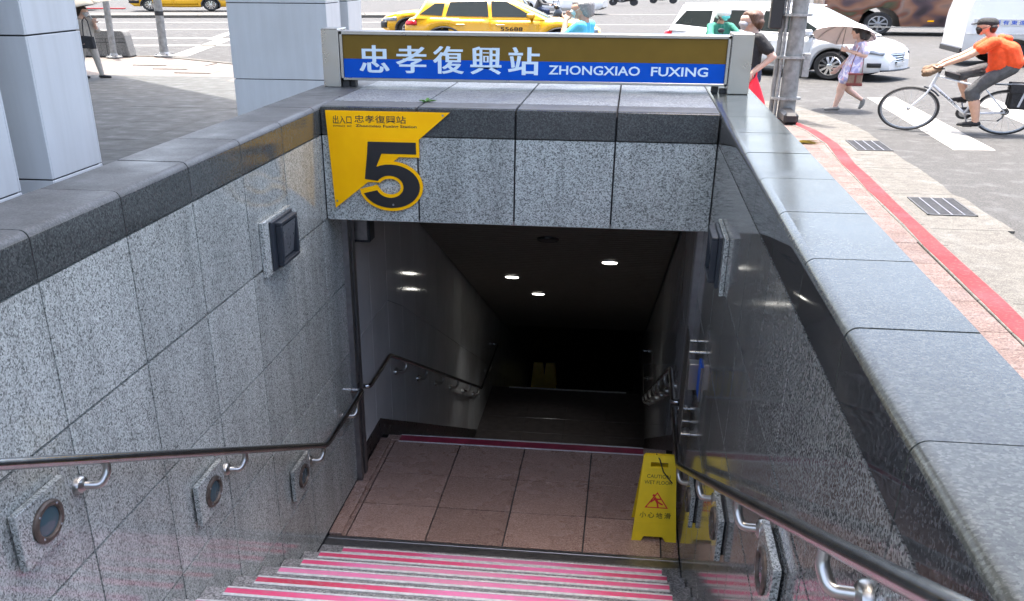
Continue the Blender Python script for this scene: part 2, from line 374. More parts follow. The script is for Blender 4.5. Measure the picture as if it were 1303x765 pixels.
def text(mb, s, fn, m, bold=0.0):      # fn(u,v) with u,v in 0..1 -> 3-D point
    v, f = text_data(s, bold); mb.add([fn(a, b) for a, b in v], f, m)
def struct(o): o['kind'] = 'structure'; return o

K = 1.38            # the photograph is a wide print: things are this much wider than tall
XL, XR = -2.018, 0.586
XLO, XRO = -2.371, 0.923
H1, H2, H3 = 1.659, 1.482, 0.930
ZL = -1.275
RUN, RISE, Y1N, Z1N = 0.397, 0.176, -1.14, -1.075
YB = -9.6
def stair_z(y): return Z1N-(y-Y1N)*RISE/RUN
YJ = [-0.12-0.713*k for k in range(0, 14)]      # vertical joints of the wall stones
GAP = 0.0058
ROWS = [H2, H3, 0.385, -0.16, -0.705, -1.25]
#BODY

# ================================================================== ground, roads, pavements
def ring_sheet(name, x0, x1, y0, y1, hx0, hx1, hy0, hy1, z, m, thick=0.0):
    mb = MB()
    for (a, b, c, d) in ((x0, hx0, y0, y1), (hx1, x1, y0, y1), (hx0, hx1, y0, hy0), (hx0, hx1, hy1, y1)):
        mb.add([(a, c, z), (b, c, z), (b, d, z), (a, d, z)], [(0, 1, 2, 3)], m)
    return struct(mb.obj(name))
HX0, HX1, HY0, HY1 = -2.30, 0.86, YB+0.05, 4.15
road = ring_sheet('road', -600, 600, -600, 900, HX0, HX1, HY0, HY1, -0.05, 'asphalt')
def flat_poly(mb, poly, z, m, thick=0.03):
    mb.prism(poly, lambda u, v, d: (u, v, d), z-thick, z, m)
def sheet(name, polys, z, m, parent=None, thick=0.03, kind='structure'):
    mb = MB()
    for p in polys: flat_poly(mb, p, z, m, thick)
    o = mb.obj(name, parent)
    if parent is None and kind: o['kind'] = kind
    return o
# street corner: kerb line from the right-hand gutter round to the far left
KERB = [(3.34, -12), (3.34, 2.0), (3.36, 6.0), (3.40, 9.0), (3.47, 11.0), (3.38, 12.6), (3.10, 14.0), (2.4, 15.4), (1.2, 16.6), (-1.5, 18.2), (-6.5, 21.4), (-11.0, 24.3), (-14.7, 26.95), (-17.2, 27.2), (-40, 29.0)]
def quadstrip(mb, left, right, z, m, th=0.03):
    for i in range(len(left)-1):
        flat_poly(mb, [left[i], right[i], right[i+1], left[i+1]], z, m, th)
def offset_line(pts, d):
    out = []
    for i, p in enumerate(pts):
        a = Vector(pts[max(i-1, 0)]); b = Vector(pts[min(i+1, len(pts)-1)]); t = (b-a).normalized()
        out.append((p[0]-t.y*d, p[1]+t.x*d))
    return out
# pavement base under the paving stones (with the stair opening left free)
mb = MB()
kin = offset_line(KERB, 0.0)
flat_poly(mb, [(HX1, -12), (3.34, -12), (3.34, 2.0), (3.36, 4.15), (HX1, 4.15)], -0.022, 'paver_bed', 0.05)
flat_poly(mb, [(-40, 4.15), (3.36, 4.15), (3.40, 9.0), (3.47, 11.0), (3.38, 12.6), (3.10, 14.0), (2.4, 15.4), (1.2, 16.6), (-1.5, 18.2), (-6.5, 21.4), (-11.0, 24.3), (-14.7, 26.95), (-17.2, 27.2), (-40, 29.0)], -0.0225, 'paver_beige', 0.05)
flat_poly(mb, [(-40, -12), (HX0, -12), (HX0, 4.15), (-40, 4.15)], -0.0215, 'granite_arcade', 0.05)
flat_poly(mb, [(0.9, 4.16), (3.355, 4.16), (3.41, 9.0), (3.51, 11.0), (3.41, 12.6), (3.11, 13.98), (0.9, 13.98)], -0.0075, 'paver_pink', 0.012)
pavement = struct(mb.obj('pavement'))
# pink paving stones along the right-hand wall
PX = [0.935, 1.36, 1.785, 2.21, 2.635, 3.06]; sizes = {}
def paver(x0, x1, y0, y1, m, parent, name='paving_stone', z=0.0):
    key = (round(x1-x0, 3), round(y1-y0, 3), m)
    if key not in sizes:
        q = MB(); q.box(0, x1-x0, 0, y1-y0, -0.03, 0, m, 0.004); sizes[key] = q.mesh(name)
    o = bpy.data.objects.new(name, sizes[key]); COL.objects.link(o); o.parent = parent
    o.location = (x0, y0, z+random.uniform(-0.002, 0.002)); return o
for i in range(5):
    for j in range(31):
        y0 = -0.6+j*0.425
        if i == 4 and y0 > 12.0: continue
        if i == 3 and y0 > 12.4: continue
        paver(PX[i]+0.004, PX[i+1]-0.004, y0+0.004, y0+0.421, 'paver_pink', pavement)
# arcade floor slabs
for i in range(11):
    for j in range(16):
        x0, y0 = -14.2+i*1.07, 3.2+j*1.07
        if x0 > -2.9 and y0 < 4.3: continue
        if x0+y0 > 8.4: continue
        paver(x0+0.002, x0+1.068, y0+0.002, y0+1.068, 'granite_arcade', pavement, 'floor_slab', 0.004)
# sunlit beige slabs between the arcade and the kerb
for i in range(12):
    for j in range(14):
        x0, y0 = -16.4+i*1.07, 9.6+j*1.07
        s = x0+y0
        if s <= 8.4 or x0 > -6: continue
        if y0+1.07 > 26.2-(x0+15.0)*0.62 or x0 < -17: continue
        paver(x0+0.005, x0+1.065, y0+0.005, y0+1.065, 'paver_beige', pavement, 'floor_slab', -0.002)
# kerb stones (red-painted top), each stone a piece
kerb = empty('kerb', kind='structure')
KI, KO = offset_line(KERB, 0.29), offset_line(KERB, 0.0)
def along(pts, step):
    out = [Vector(pts[0])]
    for a, b in zip(pts[:-1], pts[1:]):
        a, b = Vector(a), Vector(b); L = (b-a).length; n = max(1, round(L/step))
        out += [a+(b-a)*(k/n) for k in range(1, n+1)]
    return out
CP = along([(3.34, -2.5)]+[p for p in KERB[1:]], 0.9)
CP = [(p.x, p.y) for p in CP]; CI, CO = offset_line(CP, 0.27), CP
for i in range(len(CP)-1):
    if i > 90: break
    q = MB(); g = 0.002
    a0, a1, b0, b1 = Vector(CI[i]), Vector(CI[i+1]), Vector(CO[i]), Vector(CO[i+1])
    e = 0.006
    flat_poly(q, [tuple(b0.lerp(b1, e)), tuple(b1.lerp(b0, e)), tuple(a1.lerp(a0, e)), tuple(a0.lerp(a1, e))], 0.001, 'concrete_gutter', 0.14)
    q.obj('kerb_stone', kerb, bevel=0.006, seg=1)
mb = MB()
CIp, COp = offset_line(CP, 0.245), offset_line(CP, 0.07)
rp = random.Random(3)
jit = [(rp.uniform(-0.018, 0.018), rp.uniform(-0.018, 0.018)) for _ in CP]
def wob(p, j): return (p[0]+j, p[1])
n_red = 22
for i in range(n_red):
    w0 = 1.0 if i < 17 else max(0.35, 1-(i-16)*0.16); w1 = 1.0 if i+1 < 17 else max(0.35, 1-(i-15)*0.16)
    A0 = Vector(COp[i]).lerp(Vector(CIp[i]), w0); A1 = Vector(COp[i+1]).lerp(Vector(CIp[i+1]), w1)
    flat_poly(mb, [wob(COp[i], jit[i][0]), wob(COp[i+1], jit[i+1][0]), wob((A1.x, A1.y), jit[i+1][1]), wob((A0.x, A0.y), jit[i][1])], 0.0045, 'marking_red', 0.003)
mb.obj('red_line', kerb)
# concrete gutter strip beside the kerb, in cast bays, with its ragged asphalt edge
gut = empty('gutter', kind='structure')
gy = [-12, -6, -2.0, 2.0, 4.9, 6.95, 8.9, 10.1, 12.0, 13.6, 15.2, 17.4]
def ko(y):
    for a, b in zip(KERB[:-1], KERB[1:]):
        if a[1] <= y <= b[1]: return a[0]+(b[0]-a[0])*(y-a[1])/(b[1]-a[1])
    return 3.3
def gout(y): return 4.18+0.02*math.sin(y*1.7)+(0.08 if 4.9 < y < 6.9 else 0)-max(0, y-13.5)*0.23+0.008*math.sin(y*5.1)
for a, b in zip(gy[:-1], gy[1:]):
    q = MB(); n = 10
    ys = [a+0.006+(b-a-0.012)*k/n for k in range(n+1)]
    inner = [(ko(y)+0.004, y) for y in ys]; outer = [(gout(y)+random.uniform(-0.006, 0.006), y) for y in ys]
    flat_poly(q, inner[::-1]+outer, -0.022, 'concrete_gutter', 0.06)
    q.obj('gutter_bay', gut)
# iron drain grates
def grate(y0, y1, x0, x1, label):
    g = empty('drain_grate', (0, 0, 0), label=label, cat='drain grate', group='drain grates in the gutter')
    f = MB(); z = -0.0185
    f.box(x0, x1, y0, y1, z-0.003, z+0.0005, 'mortar'); f.obj('pit_shade', g)  # flat dark sheet standing in for the shaded hole under the bars
    f = MB()
    for xa, xb, ya, yb in ((x0, x1, y0, y0+0.025), (x0, x1, y1-0.025, y1), (x0, x0+0.02, y0, y1), (x1-0.02, x1, y0, y1)): f.box(xa, xb, ya, yb, z, z+0.008, 'iron')
    f.obj('frame', g)
    nx = 4
    for i in range(1, nx):
        f = MB(); xa = x0+(x1-x0)*i/nx; f.box(xa-0.007, xa+0.007, y0+0.02, y1-0.02, z, z+0.009, 'steel_dull'); f.obj('rib', g)
    for j in range(16):
        f = MB(); ya = y0+0.05+(y1-y0-0.1)*j/15; f.box(x0+0.02, x1-0.02, ya-0.014, ya+0.014, z, z+0.006, 'iron'); f.obj('bar', g)
grate(5.62, 6.66, 3.53, 4.09, 'iron drain grate in the gutter, the one nearer the stair wall')
grate(10.5, 11.55, 3.63, 4.18, 'iron drain grate in the gutter by the crossing cyclist')
# painted road markings
def marking(polys, z=-0.046): 
    mb = MB()
    for p in polys: flat_poly(mb, p, z, 'marking_white', 0.002)
    return mb
mk = empty('road_marking', kind='structure')
for x0 in (5.22, 7.35, 9.5, 11.6):
    marking([[(x0, 10.98), (x0+0.66, 11.05), (x0+0.78, 18.9), (x0+0.12, 18.7)]]).obj('crossing_bar', mk)
for x0 in (-17.6, -15.2, ):
    pass
marking([[(-14.8, 27.5), (-14.2, 27.5), (-16.1, 37.4), (-16.7, 37.4)]]).obj('crossing_line', mk)
marking([[(-16.9, 36.2), (-16.5, 36.2), (-18.4, 46), (-18.8, 46)]]).obj('crossing_line', mk)
for (xa, ya, xb, yb, wd) in ((-19.5, 31.4, -13.5, 33.0, 0.55), (-22, 35.6, -10, 38.8, 0.35), (-24.0, 42.0, -8, 46.2, 0.4), (-30, 48, -6, 54, 0.3), (-4, 52, 12, 54, 0.3), (-6, 66, 12, 68, 0.3)):
    marking([[(xa, ya), (xb, yb), (xb, yb+wd), (xa, ya+wd)]]).obj('lane_line', mk)
marking([[(1.1, 39.7), (2.0, 39.8), (2.0, 40.6), (1.1, 40.5)]]).obj('lane_stud', mk)
# narrow median with a concrete kerb across the avenue
med = empty('median', kind='structure')
u = Vector((3.73, 1.02, 0)).normalized(); nrm = Vector((-u.y, u.x, 0)); o0 = Vector((-34, 52.6, 0))
for k in range(8):
    q = MB(); a = o0+u*(3.2*k+0.01); b = o0+u*(3.2*(k+1)-0.01)
    flat_poly(q, [(a.x, a.y), (b.x, b.y), (b.x+nrm.x*3.6, b.y+nrm.y*3.6), (a.x+nrm.x*3.6, a.y+nrm.y*3.6)], 0.1, 'concrete_gutter', 0.15); q.obj('kerb_stone', med, bevel=0.02, seg=1)
q = MB(); a = o0+nrm*14-u*14; b = o0+u*3.2+nrm*14
flat_poly(q, [(a.x, a.y), (b.x, b.y), (b.x+nrm.x*1.1, b.y+nrm.y*1.1), (a.x+nrm.x*1.1, a.y+nrm.y*1.1)], 0.02, 'marking_red', 0.05); q.obj('red_line', med)

# ================================================================== stairwell walls
def cap_section(side, width):
    # (x measured from the inner face towards the outside, z): rounded inner top edge
    r = 0.034
    pts = [(0, H2+0.002), (0, H1-r)]+[(r-r*math.cos(a), H1-r+r*math.sin(a)) for a in [PI/2*k/6 for k in range(1, 7)]]+[(width-0.01, H1), (width, H1-0.01), (width, H2+0.002)]
    return pts
def stair_wall(name, label, xin, xout, sgn, ms, mcap, mface):
    t = empty(name, (0, 0, 0), label=label, cat='wall')
    # structural core
    c0, c1 = sorted((xin+sgn*0.03, xout-sgn*0.012))
    B('core', t, c0, c1, YB, 4.2, -1.7, H2, 'mortar', 0)
    ye = [0.595]+YJ
    ye[1:1] = []
    # capping stones
    sec = cap_section(sgn, abs(xout-xin))
    cj = [4.2, 3.44, 2.73, 2.02, 1.30, 0.59]+YJ
    for a, b in zip(cj[1:], cj[:-1]):
        q = MB(); dz = random.uniform(-0.0012, 0.0012)
        q.prism([(xin+sgn*u, v+dz) for u, v in sec], lambda u, v, d: (u, d, v), a+GAP*0.8, b-GAP*0.8, mcap); q.m[2] = q.mi(mface); q.m[3] = q.mi(mface)  # face darker than top: sky reflection and dark interior put into the colours
        q.obj('capping_stone', t, smooth=True, fix=True)
    # facing stones
    for ri in range(5):
        z1, z0 = ROWS[ri], ROWS[ri+1]
        for a, b in zip(YJ[1:]+[YB], YJ):
            if b-a < 0.1 or z1 < stair_z(b)-0.25: continue
            q = MB(); x0, x1 = sorted((xin+random.uniform(-0.0008, 0.0008), xin+sgn*0.032))
            q.box(x0, x1, a+GAP, b-GAP, z0+GAP, z1-GAP-0.001, ms, 0); q.obj('facing_stone', t)
        q = MB(); x0, x1 = sorted((xin, xin+sgn*0.032)); zz = z1 if ri else H3
        if ri: q.box(x0, x1, YJ[0]+GAP, 0.36, z0+GAP, z1-GAP, ms, 0); q.obj('facing_stone', t)
        else: q.box(x0, x1, YJ[0]+GAP, -0.004, z0+GAP, z1-GAP-0.001, ms, 0); q.obj('facing_stone', t)
    # outer face of the parapet on the street side
    xo0, xo1 = sorted((xout-sgn*0.012, xout-sgn*0.004))
    yo = [4.2]+[4.2-1.42*k for k in range(1, 10)]+[YB]
    for a, b in zip(yo[1:], yo[:-1]): B('outer_stone', t, xo0, xo1, a+GAP, b-GAP, 0.0, H2, ms, 0.0025)
    return t
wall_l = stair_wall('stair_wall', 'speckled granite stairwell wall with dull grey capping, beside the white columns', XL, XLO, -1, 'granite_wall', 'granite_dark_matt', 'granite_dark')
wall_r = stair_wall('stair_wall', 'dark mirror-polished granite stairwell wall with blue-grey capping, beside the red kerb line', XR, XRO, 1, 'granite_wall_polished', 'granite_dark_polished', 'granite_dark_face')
# ------------------------------------------------------------------ entrance beam with its flat roof
bm_ = empty('entrance_beam', (0, 0, 0), label='speckled granite lintel over the station entrance, with four facing stones', cat='lintel')
FX = [XL, -1.367, -0.716, -0.065, XR]
B('core', bm_, XL+0.004, XR-0.004, 0.034, 4.15, H3+0.02, H1-0.035, 'mortar', 0)
for a, b in zip(FX[:-1], FX[1:]):
    B('facing_stone', bm_, a+GAP, b-GAP, random.uniform(0, 0.001), 0.03, H3, H2-GAP, 'granite_wall', 0)
    B('band_stone', bm_, a+GAP, b-GAP, -0.006, 0.03, H2, H1-0.004, 'granite_dark', 0.004)
    for (y0, y1, m) in ((0.034, 0.33, 'granite_dark_matt'), (0.336, 1.05, 'granite_roof'), (1.056, 1.75, 'granite_roof'), (1.756, 2.6, 'granite_roof'), (2.606, 4.14, 'granite_roof')):
        B('roof_stone', bm_, a+GAP, b-GAP, y0, y1, H1-0.03, H1-random.uniform(0, 0.0015), m, 0.003)
B('soffit', bm_, XL+0.03, XR-0.03, 0.036, 0.36, H3-0.012, H3+0.018, 'steel_dull', 0.003)
# tuft of weed in a roof joint
wd = empty('weed', (-1.365, 0.33, H1), label='small green weed sprouting from a joint of the lintel roof', cat='weed')
for k in range(14):
    q = MB(); a = random.uniform(0, 2*PI); L = random.uniform(0.04, 0.09); wv = 0.012; c = Vector((math.cos(a), math.sin(a), 0)); s = Vector((-c.y, c.x, 0)); h = random.uniform(0.006, 0.022)
    q.add([(0, 0, 0), tuple(c*L*0.5+s*wv+Vector((0, 0, h))), tuple(c*L+Vector((0, 0, h*0.8))), tuple(c*L*0.5-s*wv+Vector((0, 0, h)))], [(0, 1, 2, 3)], 'leaf_green'); q.obj('leaf', wd)
# ------------------------------------------------------------------ stairs
st = empty('staircase', (0, 0, 0), label='granite steps with pink and white nosing strips descending to the landing', cat='stairs')
SX0, SX1 = XL+0.002, XR-0.002
def nosing(par, yn, zn, x0, x1, pw=0.046, ww=0.024, pm='nosing_pink'):
    B('pink_strip', par, x0, x1, yn-0.014-pw, yn-0.014, zn-0.002, zn+0.004, pm, 0.001)
    B('white_edge', par, x0, x1, yn-0.016-pw-ww, yn-0.016-pw, zn-0.002, zn+0.0055, 'aluminium_white', 0.001)
    B('white_lip', par, x0, x1, yn-0.012, yn+0.002, zn-0.012, zn+0.005, 'aluminium_white', 0.001)
for n in range(12):
    yn, zn = Y1N-RUN*n, Z1N+RISE*n
    far = yn; near = yn-RUN-0.03 if n < 11 else YB+0.05
    mb = MB(); mb.box(SX0, SX1, near, far, zn-0.36, zn, 'granite_tread', 0.006)
    s = mb.obj('step', st)
    nosing(s, yn, zn, SX0+0.115+0.012*(n % 2), SX1-0.12-0.01*(n % 3))
# the low plinth at the foot of the flight
mb = MB(); mb.box(SX0, SX1, -1.17, -0.73, ZL-0.3, ZL+0.022, 'granite_tread', 0.005); s = mb.obj('step', st)
nosing(s, -0.76, ZL+0.022, SX0+0.17, SX1-0.13)
# ------------------------------------------------------------------ landing
ld = empty('landing', kind='structure')
B('bed', ld, XL-0.2, XR+0.2, -0.8, 1.2, ZL-0.3, ZL-0.02, 'mortar', 0)
B('drain_cover', ld, SX0, SX1, -0.72, -0.60, ZL-0.03, ZL+0.004, 'steel_dull', 0.003)
B('drain_cover', ld, SX0, SX1, -0.594, -0.555, ZL-0.03, ZL+0.002, 'steel_dull', 0.003)
LX = [XL, -1.885, -1.285, -0.705, -0.115, 0.455, XR]; LY = [-0.55, 0.0, 0.575, 1.245]
for a, b in zip(LX[:-1], LX[1:]):
    for c, d in zip(LY[:-1], LY[1:]):
        if d > 1.2: a2 = a
        B('floor_tile', ld, a+GAP, b-GAP, c+GAP, d-GAP, ZL-0.04, ZL+random.uniform(-0.001, 0.001), 'granite_brown', 0)
for c, d in ((-0.55, 0.35), (0.36, 1.24)): B('border_tile', ld, XL+0.001, XL+0.10, c+0.004, d-0.004, ZL, ZL+0.022, 'granite_brown', 0.004)
# ------------------------------------------------------------------ lower flights and passage
low = empty('lower_staircase', (0, 0, 0), label='dark lower flights of steps leading down into the passage', cat='stairs')
IXL, IXR = XL-0.012, XR+0.012
def flight(y0, z0, n, par):
    for k in range(n):
        yn, zn = y0+RUN*k, z0-RISE*k
        mb = MB(); mb.box(IXL+0.06, IXR-0.06, 1.25 if k == 0 else yn-RUN-0.02, yn, zn-0.36, zn, 'granite_tread' if k else 'granite_brown', 0.005)
        s = mb.obj('step', par)
        nosing(s, yn+0.004, zn, IXL+0.18, IXR-0.26, *((0.12, 0.014, 'nosing_red') if k == 0 else ()))
        s_ = s
flight(1.36, ZL, 15, low)
YA = 1.36+RUN*14; ZA = ZL-RISE*15
mb = MB(); mb.box(IXL, IXR, YA-0.1, 9.6, ZA-0.3, ZA, 'interior_floor', 0.005); mb.obj('lower_landing', low)
for i in range(4):
    for j in range(3):
        xx = IXL+0.08+i*0.64
        B('floor_tile', low, xx+0.004, xx+0.636, YA+0.14+j*0.6, YA+0.13+j*0.6+0.59, ZA-0.01, ZA+0.004, 'interior_floor', 0.002)
B('white_lip', low, IXL+0.3, IXR-0.3, 9.56, 9.605, ZA, ZA+0.012, 'aluminium_white', 0.002)
for k in range(14):
    mb = MB(); yn, zn = 9.6+RUN*(k+1), ZA-RISE*(k+1); mb.box(IXL, IXR, yn-RUN-0.02, yn, zn-0.36, zn, 'granite_tread', 0.005); mb.obj('step', low)
YD, ZD = 9.6+RUN*14, ZA-RISE*15
mb = MB(); mb.box(IXL, IXR, YD, 23, ZD-0.3, ZD, 'interior_floor', 0.005); mb.obj('lower_landing', low)
# passage walls
pas = empty('passage', kind='structure')
def ceil_z(y): return H3-0.03 if y < 1.75 else H3-0.03-(y-1.75)*RISE/RUN
def pwall(sgn, x):
    xo0, xo1 = sorted((x+sgn*0.03, x+sgn*0.3)); 
    mb = MB(); mb.box(xo0, xo1, 0.36, 4.1, -8, H3+0.1, 'mortar'); mb.obj('wall_core', pas); mb = MB(); mb.box(xo0, xo1, 4.1, 23, -9.5, -0.12, 'mortar'); mb.obj('wall_core', pas)
    y = 0.56; k = 0
    while y < 20:
        yy = y+0.62
        mid = (y+yy)/2
        sk = (ZL+0.2) if mid < 1.2 else max(ZL+0.22-(mid-1.2)*RISE/RUN, -99)
        zt = -0.16-max(0, (mid-1.9))*RISE/RUN*1.0
        fz = lambda Y: (ZL+0.17) if Y < 1.3 else (ZL+0.17-(Y-1.3)*RISE/RUN)
        def slab(zb0, zb1, zt0, zt1):
            q = MB(); x0, x1 = sorted((x, x+sgn*0.028)); g = 0.003
            vs = [(xx, Y, Z) for xx in (x0, x1) for (Y, Z) in ((y+g, zb0+g), (yy-g, zb1+g), (yy-g, zt1-g), (y+g, zt0-g))]
            q.add(vs, [(0, 1, 2, 3), (7, 6, 5, 4), (0, 4, 5, 1), (1, 5, 6, 2), (2, 6, 7, 3), (3, 7, 4, 0)], 'interior_panel'); q.obj('wall_panel', pas, fix=True)
        def jz(Y): return -0.16 if Y < 1.9 else -0.16-(Y-1.9)*RISE/RUN
        slab(fz(y), fz(yy), jz(y), jz(yy)); slab(jz(y), jz(yy), ceil_z(y)+0.03, ceil_z(yy)+0.03)
        y = yy
    # black skirting following the steps
    q = MB(); x0, x1 = sorted((x-sgn*0.006, x+sgn*0.02))
    pts = [(0.56, ZL), (1.35, ZL), (23, ZL-(23-1.35)*RISE/RUN), (23, ZL+0.18-(23-1.3)*RISE/RUN), (1.3, ZL+0.18), (0.56, ZL+0.18)]
    q.prism(pts, lambda u_, v_, d: (d, u_, v_), x0, x1, 'skirting_black'); q.obj('skirting', pas, fix=True)
pwall(-1, IXL); pwall(1, IXR)
# sloping slatted ceiling
q = MB(); q.prism([(0.36, H3-0.0), (1.75, H3-0.0), (23, ceil_z(23)+0.03), (23, ceil_z(23)+0.12), (1.75, H3+0.11), (0.36, H3+0.11)], lambda a, b, d: (d, a, b), IXL-0.2, IXR+0.2, 'interior_dark'); q.obj('ceiling_core', pas, fix=True)
y = 0.38; n = 0
while y < 12 and n < 110:
    q = MB(); ya, yb = y, y+0.085
    za, zb = ceil_z(ya), ceil_z(yb)
    q.add([(xx, Y, Z+dz) for xx in (IXL+0.02, IXR-0.02) for (Y, Z, dz) in ((ya, za, -0.012), (yb, zb, -0.012), (yb, zb, 0.02), (ya, za, 0.02))],
          [(0, 1, 2, 3), (7, 6, 5, 4), (0, 4, 5, 1), (1, 5, 6, 2), (2, 6, 7, 3), (3, 7, 4, 0)], 'ceiling_slat'); q.obj('ceiling_slat', pas, fix=True)
    y += 0.1; n += 1
B('end_wall', pas, IXL, IXR, 20.5, 20.7, -9, 0, 'interior_dark', 0)
for i in range(4): B('wall_panel', pas, IXL+0.1+i*0.65, IXL+0.72+i*0.65, 20.46, 20.5, ZD+0.9, ZD+2.4, 'interior_panel', 0.004)
# down-lights
dls = [(-0.09, 4.9, True, 'lit round downlight in the passage ceiling, the nearest to the entrance'), (-1.35, 6.1, True, 'lit round downlight in the passage ceiling, beside the pale panel wall'), (-1.1, 7.4, True, 'lit round downlight in the passage ceiling, the deepest one'), (-0.74, 3.8, False, 'unlit round downlight in the passage ceiling above the lower steps')]
tilt = math.atan(RISE/RUN)
for (x, y, lit, lab) in dls:
    d = empty('downlight', (x, y, ceil_z(y)-0.0), label=lab, cat='downlight', group='downlights in the passage ceiling'); d.rotation_euler = (-tilt, 0, 0)
    q = MB(); q.lathe([(0.108, -0.02), (0.112, -0.02), (0.118, 0.0), (0.09, 0.0), (0.086, -0.012)], (0, 0, -0.014), 'z', 'steel_dull' if lit else 'black_plastic', 24, closed=True); q.obj('ring', d, smooth=True, fix=True)
    q = MB(); q.lathe([(0.086, -0.022), (0.086, -0.004)], (0, 0, -0.012), 'z', 'downlight_lit' if lit else 'interior_dark', 24); q.obj('diffuser', d, fix=True)
    if lit:
        l = bpy.data.lights.new('downlight_lamp', 'SPOT'); l.energy = 4.0; l.spot_size = R(80); l.spot_blend = 0.6; l.shadow_soft_size = 0.06; l.color = (0.96, 0.98, 1.0)
        lo = bpy.data.objects.new('downlight_lamp', l); COL.objects.link(lo); lo.location = (x, y, ceil_z(y)-0.06)
# ------------------------------------------------------------------ roller shutter guides at the doorway
def guide(sgn, x, lab):
    t = empty('shutter_guide', (x, 0.36, ZL), label=lab, cat='door frame')
    s = -sgn
    for (a, b, c, d) in ((-0.02, 0.045, 0.0, 0.05), (-0.02, 0.045, 0.115, 0.19), (-0.02, 0.0, 0.05, 0.115)):
        x0, x1 = sorted((s*a, s*b)); B('channel', t, x0, x1, c, d, 0.0, H3-ZL-0.014, 'steel_dull', 0.003)
    mb = MB(); x0, x1 = sorted((s*0.045, s*0.055)); mb.box(x0, x1, 0.012, 0.04, 0.74, 0.86, 'black_plastic', 0.003); q = mb.obj('lock', t)
    mb = MB(); mb.capsule((s*0.055, 0.026, 0.80), 0.008, (s*0.075, 0.026, 0.80), 0.008, 'steel'); mb.obj('keyhole', q, smooth=True)
guide(-1, XL, 'steel shutter guide beside the pale panel wall at the entrance')
guide(1, XR, 'steel shutter guide on the polished wall side of the entrance')
t = empty('ceiling_box', (IXL+0.0, 0.62, 0.60), label='small grey box on the passage wall just under the lintel', cat='speaker')
B('body', t, 0.002, 0.16, 0.0, 0.15, 0.03, 0.22, 'lamp_box', 0.008); B('grille', t, 0.02, 0.14, -0.006, 0.0, 0.05, 0.2, 'steel_dull', 0.002); B('mounting_plate', t, 0.0, 0.015, -0.01, 0.17, 0.0, 0.27, 'black_plastic', 0.002)

# ================================================================== handrails, wall lamps
RR = 0.0215
def rail_z(y): return -0.455-(y+0.73)*0.425 if y < -0.73 else -0.455
def smooth_path(pts, r=0.09, n=6):
    out = [Vector(pts[0])]
    for a, b, c in zip(pts[:-2], pts[1:-1], pts[2:]):
        a, b, c = Vector(a), Vector(b), Vector(c); ra = min(r, (a-b).length*0.45, (c-b).length*0.45)
        p, q = b+(a-b).normalized()*ra, b+(c-b).normalized()*ra
        out += [p*(1-t)**2+b*2*t*(1-t)+q*t*t for t in [k/n for k in range(n+1)]]
    return out+[Vector(pts[-1])]
def bracket(par, xw, s, y, zr, drop=0.115, z2=None):
    # wall flange and a J-shaped arm that rises under the rail;  s = direction into the stairwell
    q = MB(); q.lathe([(0.034, 0.0), (0.034, 0.010), (0.030, 0.022), (0.018, 0.030)], (0, 0, 0), 'x', 'steel', 16, (s, K, 1)); 
    q.v = [(p[0]+xw, p[1]+y, p[2]+zr-drop) for p in q.v]; br = q.obj('bracket', par, smooth=True, fix=True)
    a = MB(); a.tube(smooth_path([(xw+s*0.01, y, zr-drop), (xw+s*0.075, y+0.035, zr-drop-0.016), (xw+s*0.092, y+0.075, zr-drop+0.03), (xw+s*0.09, y+0.08, (zr if z2 is None else z2)-0.014)], 0.07), 0.0165, 'steel', 12); a.obj('arm', br, smooth=True)
def handrail(label, xw, s, y_end, ys, y_top=-8.8):
    t = empty('handrail', (0, 0, 0), label=label, cat='handrail', group='steel handrails on the stairwell walls')
    x = xw+s*0.09
    q = MB(); q.tube(smooth_path([(xw+s*0.01, y_top, rail_z(y_top)), (x, y_top, rail_z(y_top)), (x, -0.73, rail_z(-0.73)), (x, y_end, rail_z(y_end)), (xw+s*0.012, y_end, rail_z(y_end))], 0.075, 8), RR, 'steel_rail', 16); q.obj('rail', t, smooth=True)
    q = MB(); q.lathe([(0.03, 0), (0.03, 0.008), (0.024, 0.012)], (0, 0, 0), 'x', 'steel', 16, (s, 1, 1)); q.v = [(p[0]+xw, p[1]+y_end, p[2]+rail_z(y_end)) for p in q.v]; q.obj('end_flange', t, smooth=True, fix=True)
    for y in ys: bracket(t, xw, s, y, rail_z(y), 0.115, rail_z(y+0.08))
handrail('steel handrail along the speckled granite wall, above the round lamps', XL, 1, 0.33, (-5.12, -3.71, -2.30, -0.88, 0.08))
handrail('steel handrail along the dark polished wall, ending by the yellow warning sign', XR, -1, 0.30, (-6.4, -5.06, -3.71, -2.26, -0.88, 0.12))
def low_rail(label, xw, s):
    t = empty('handrail', (0, 0, 0), label=label, cat='handrail', group='steel handrails on the stairwell walls'); x = xw+s*0.09
    def z(y): return -0.53 if y < 1.40 else (-0.53-(y-1.4)*0.43 if y < 7.5 else -3.153)
    q = MB(); q.tube(smooth_path([(xw+s*0.01, 0.62, -0.53), (x, 0.62, -0.53), (x, 1.4, -0.53), (x, 7.5, -3.153), (x, 9.6, -3.153), (xw+s*0.01, 9.6, -3.153)], 0.08, 8), 0.02, 'steel_rail', 14); q.obj('rail', t, smooth=True)
    for y in (2.0, 3.05, 4.1, 5.15, 6.2, 7.2, 8.6): bracket(t, xw, s, y, z(y), 0.115, z(y+0.08))
low_rail('steel handrail on the pale panel wall inside the passage', IXL, 1)
low_rail('steel handrail on the dark wall side inside the passage', IXR, -1)

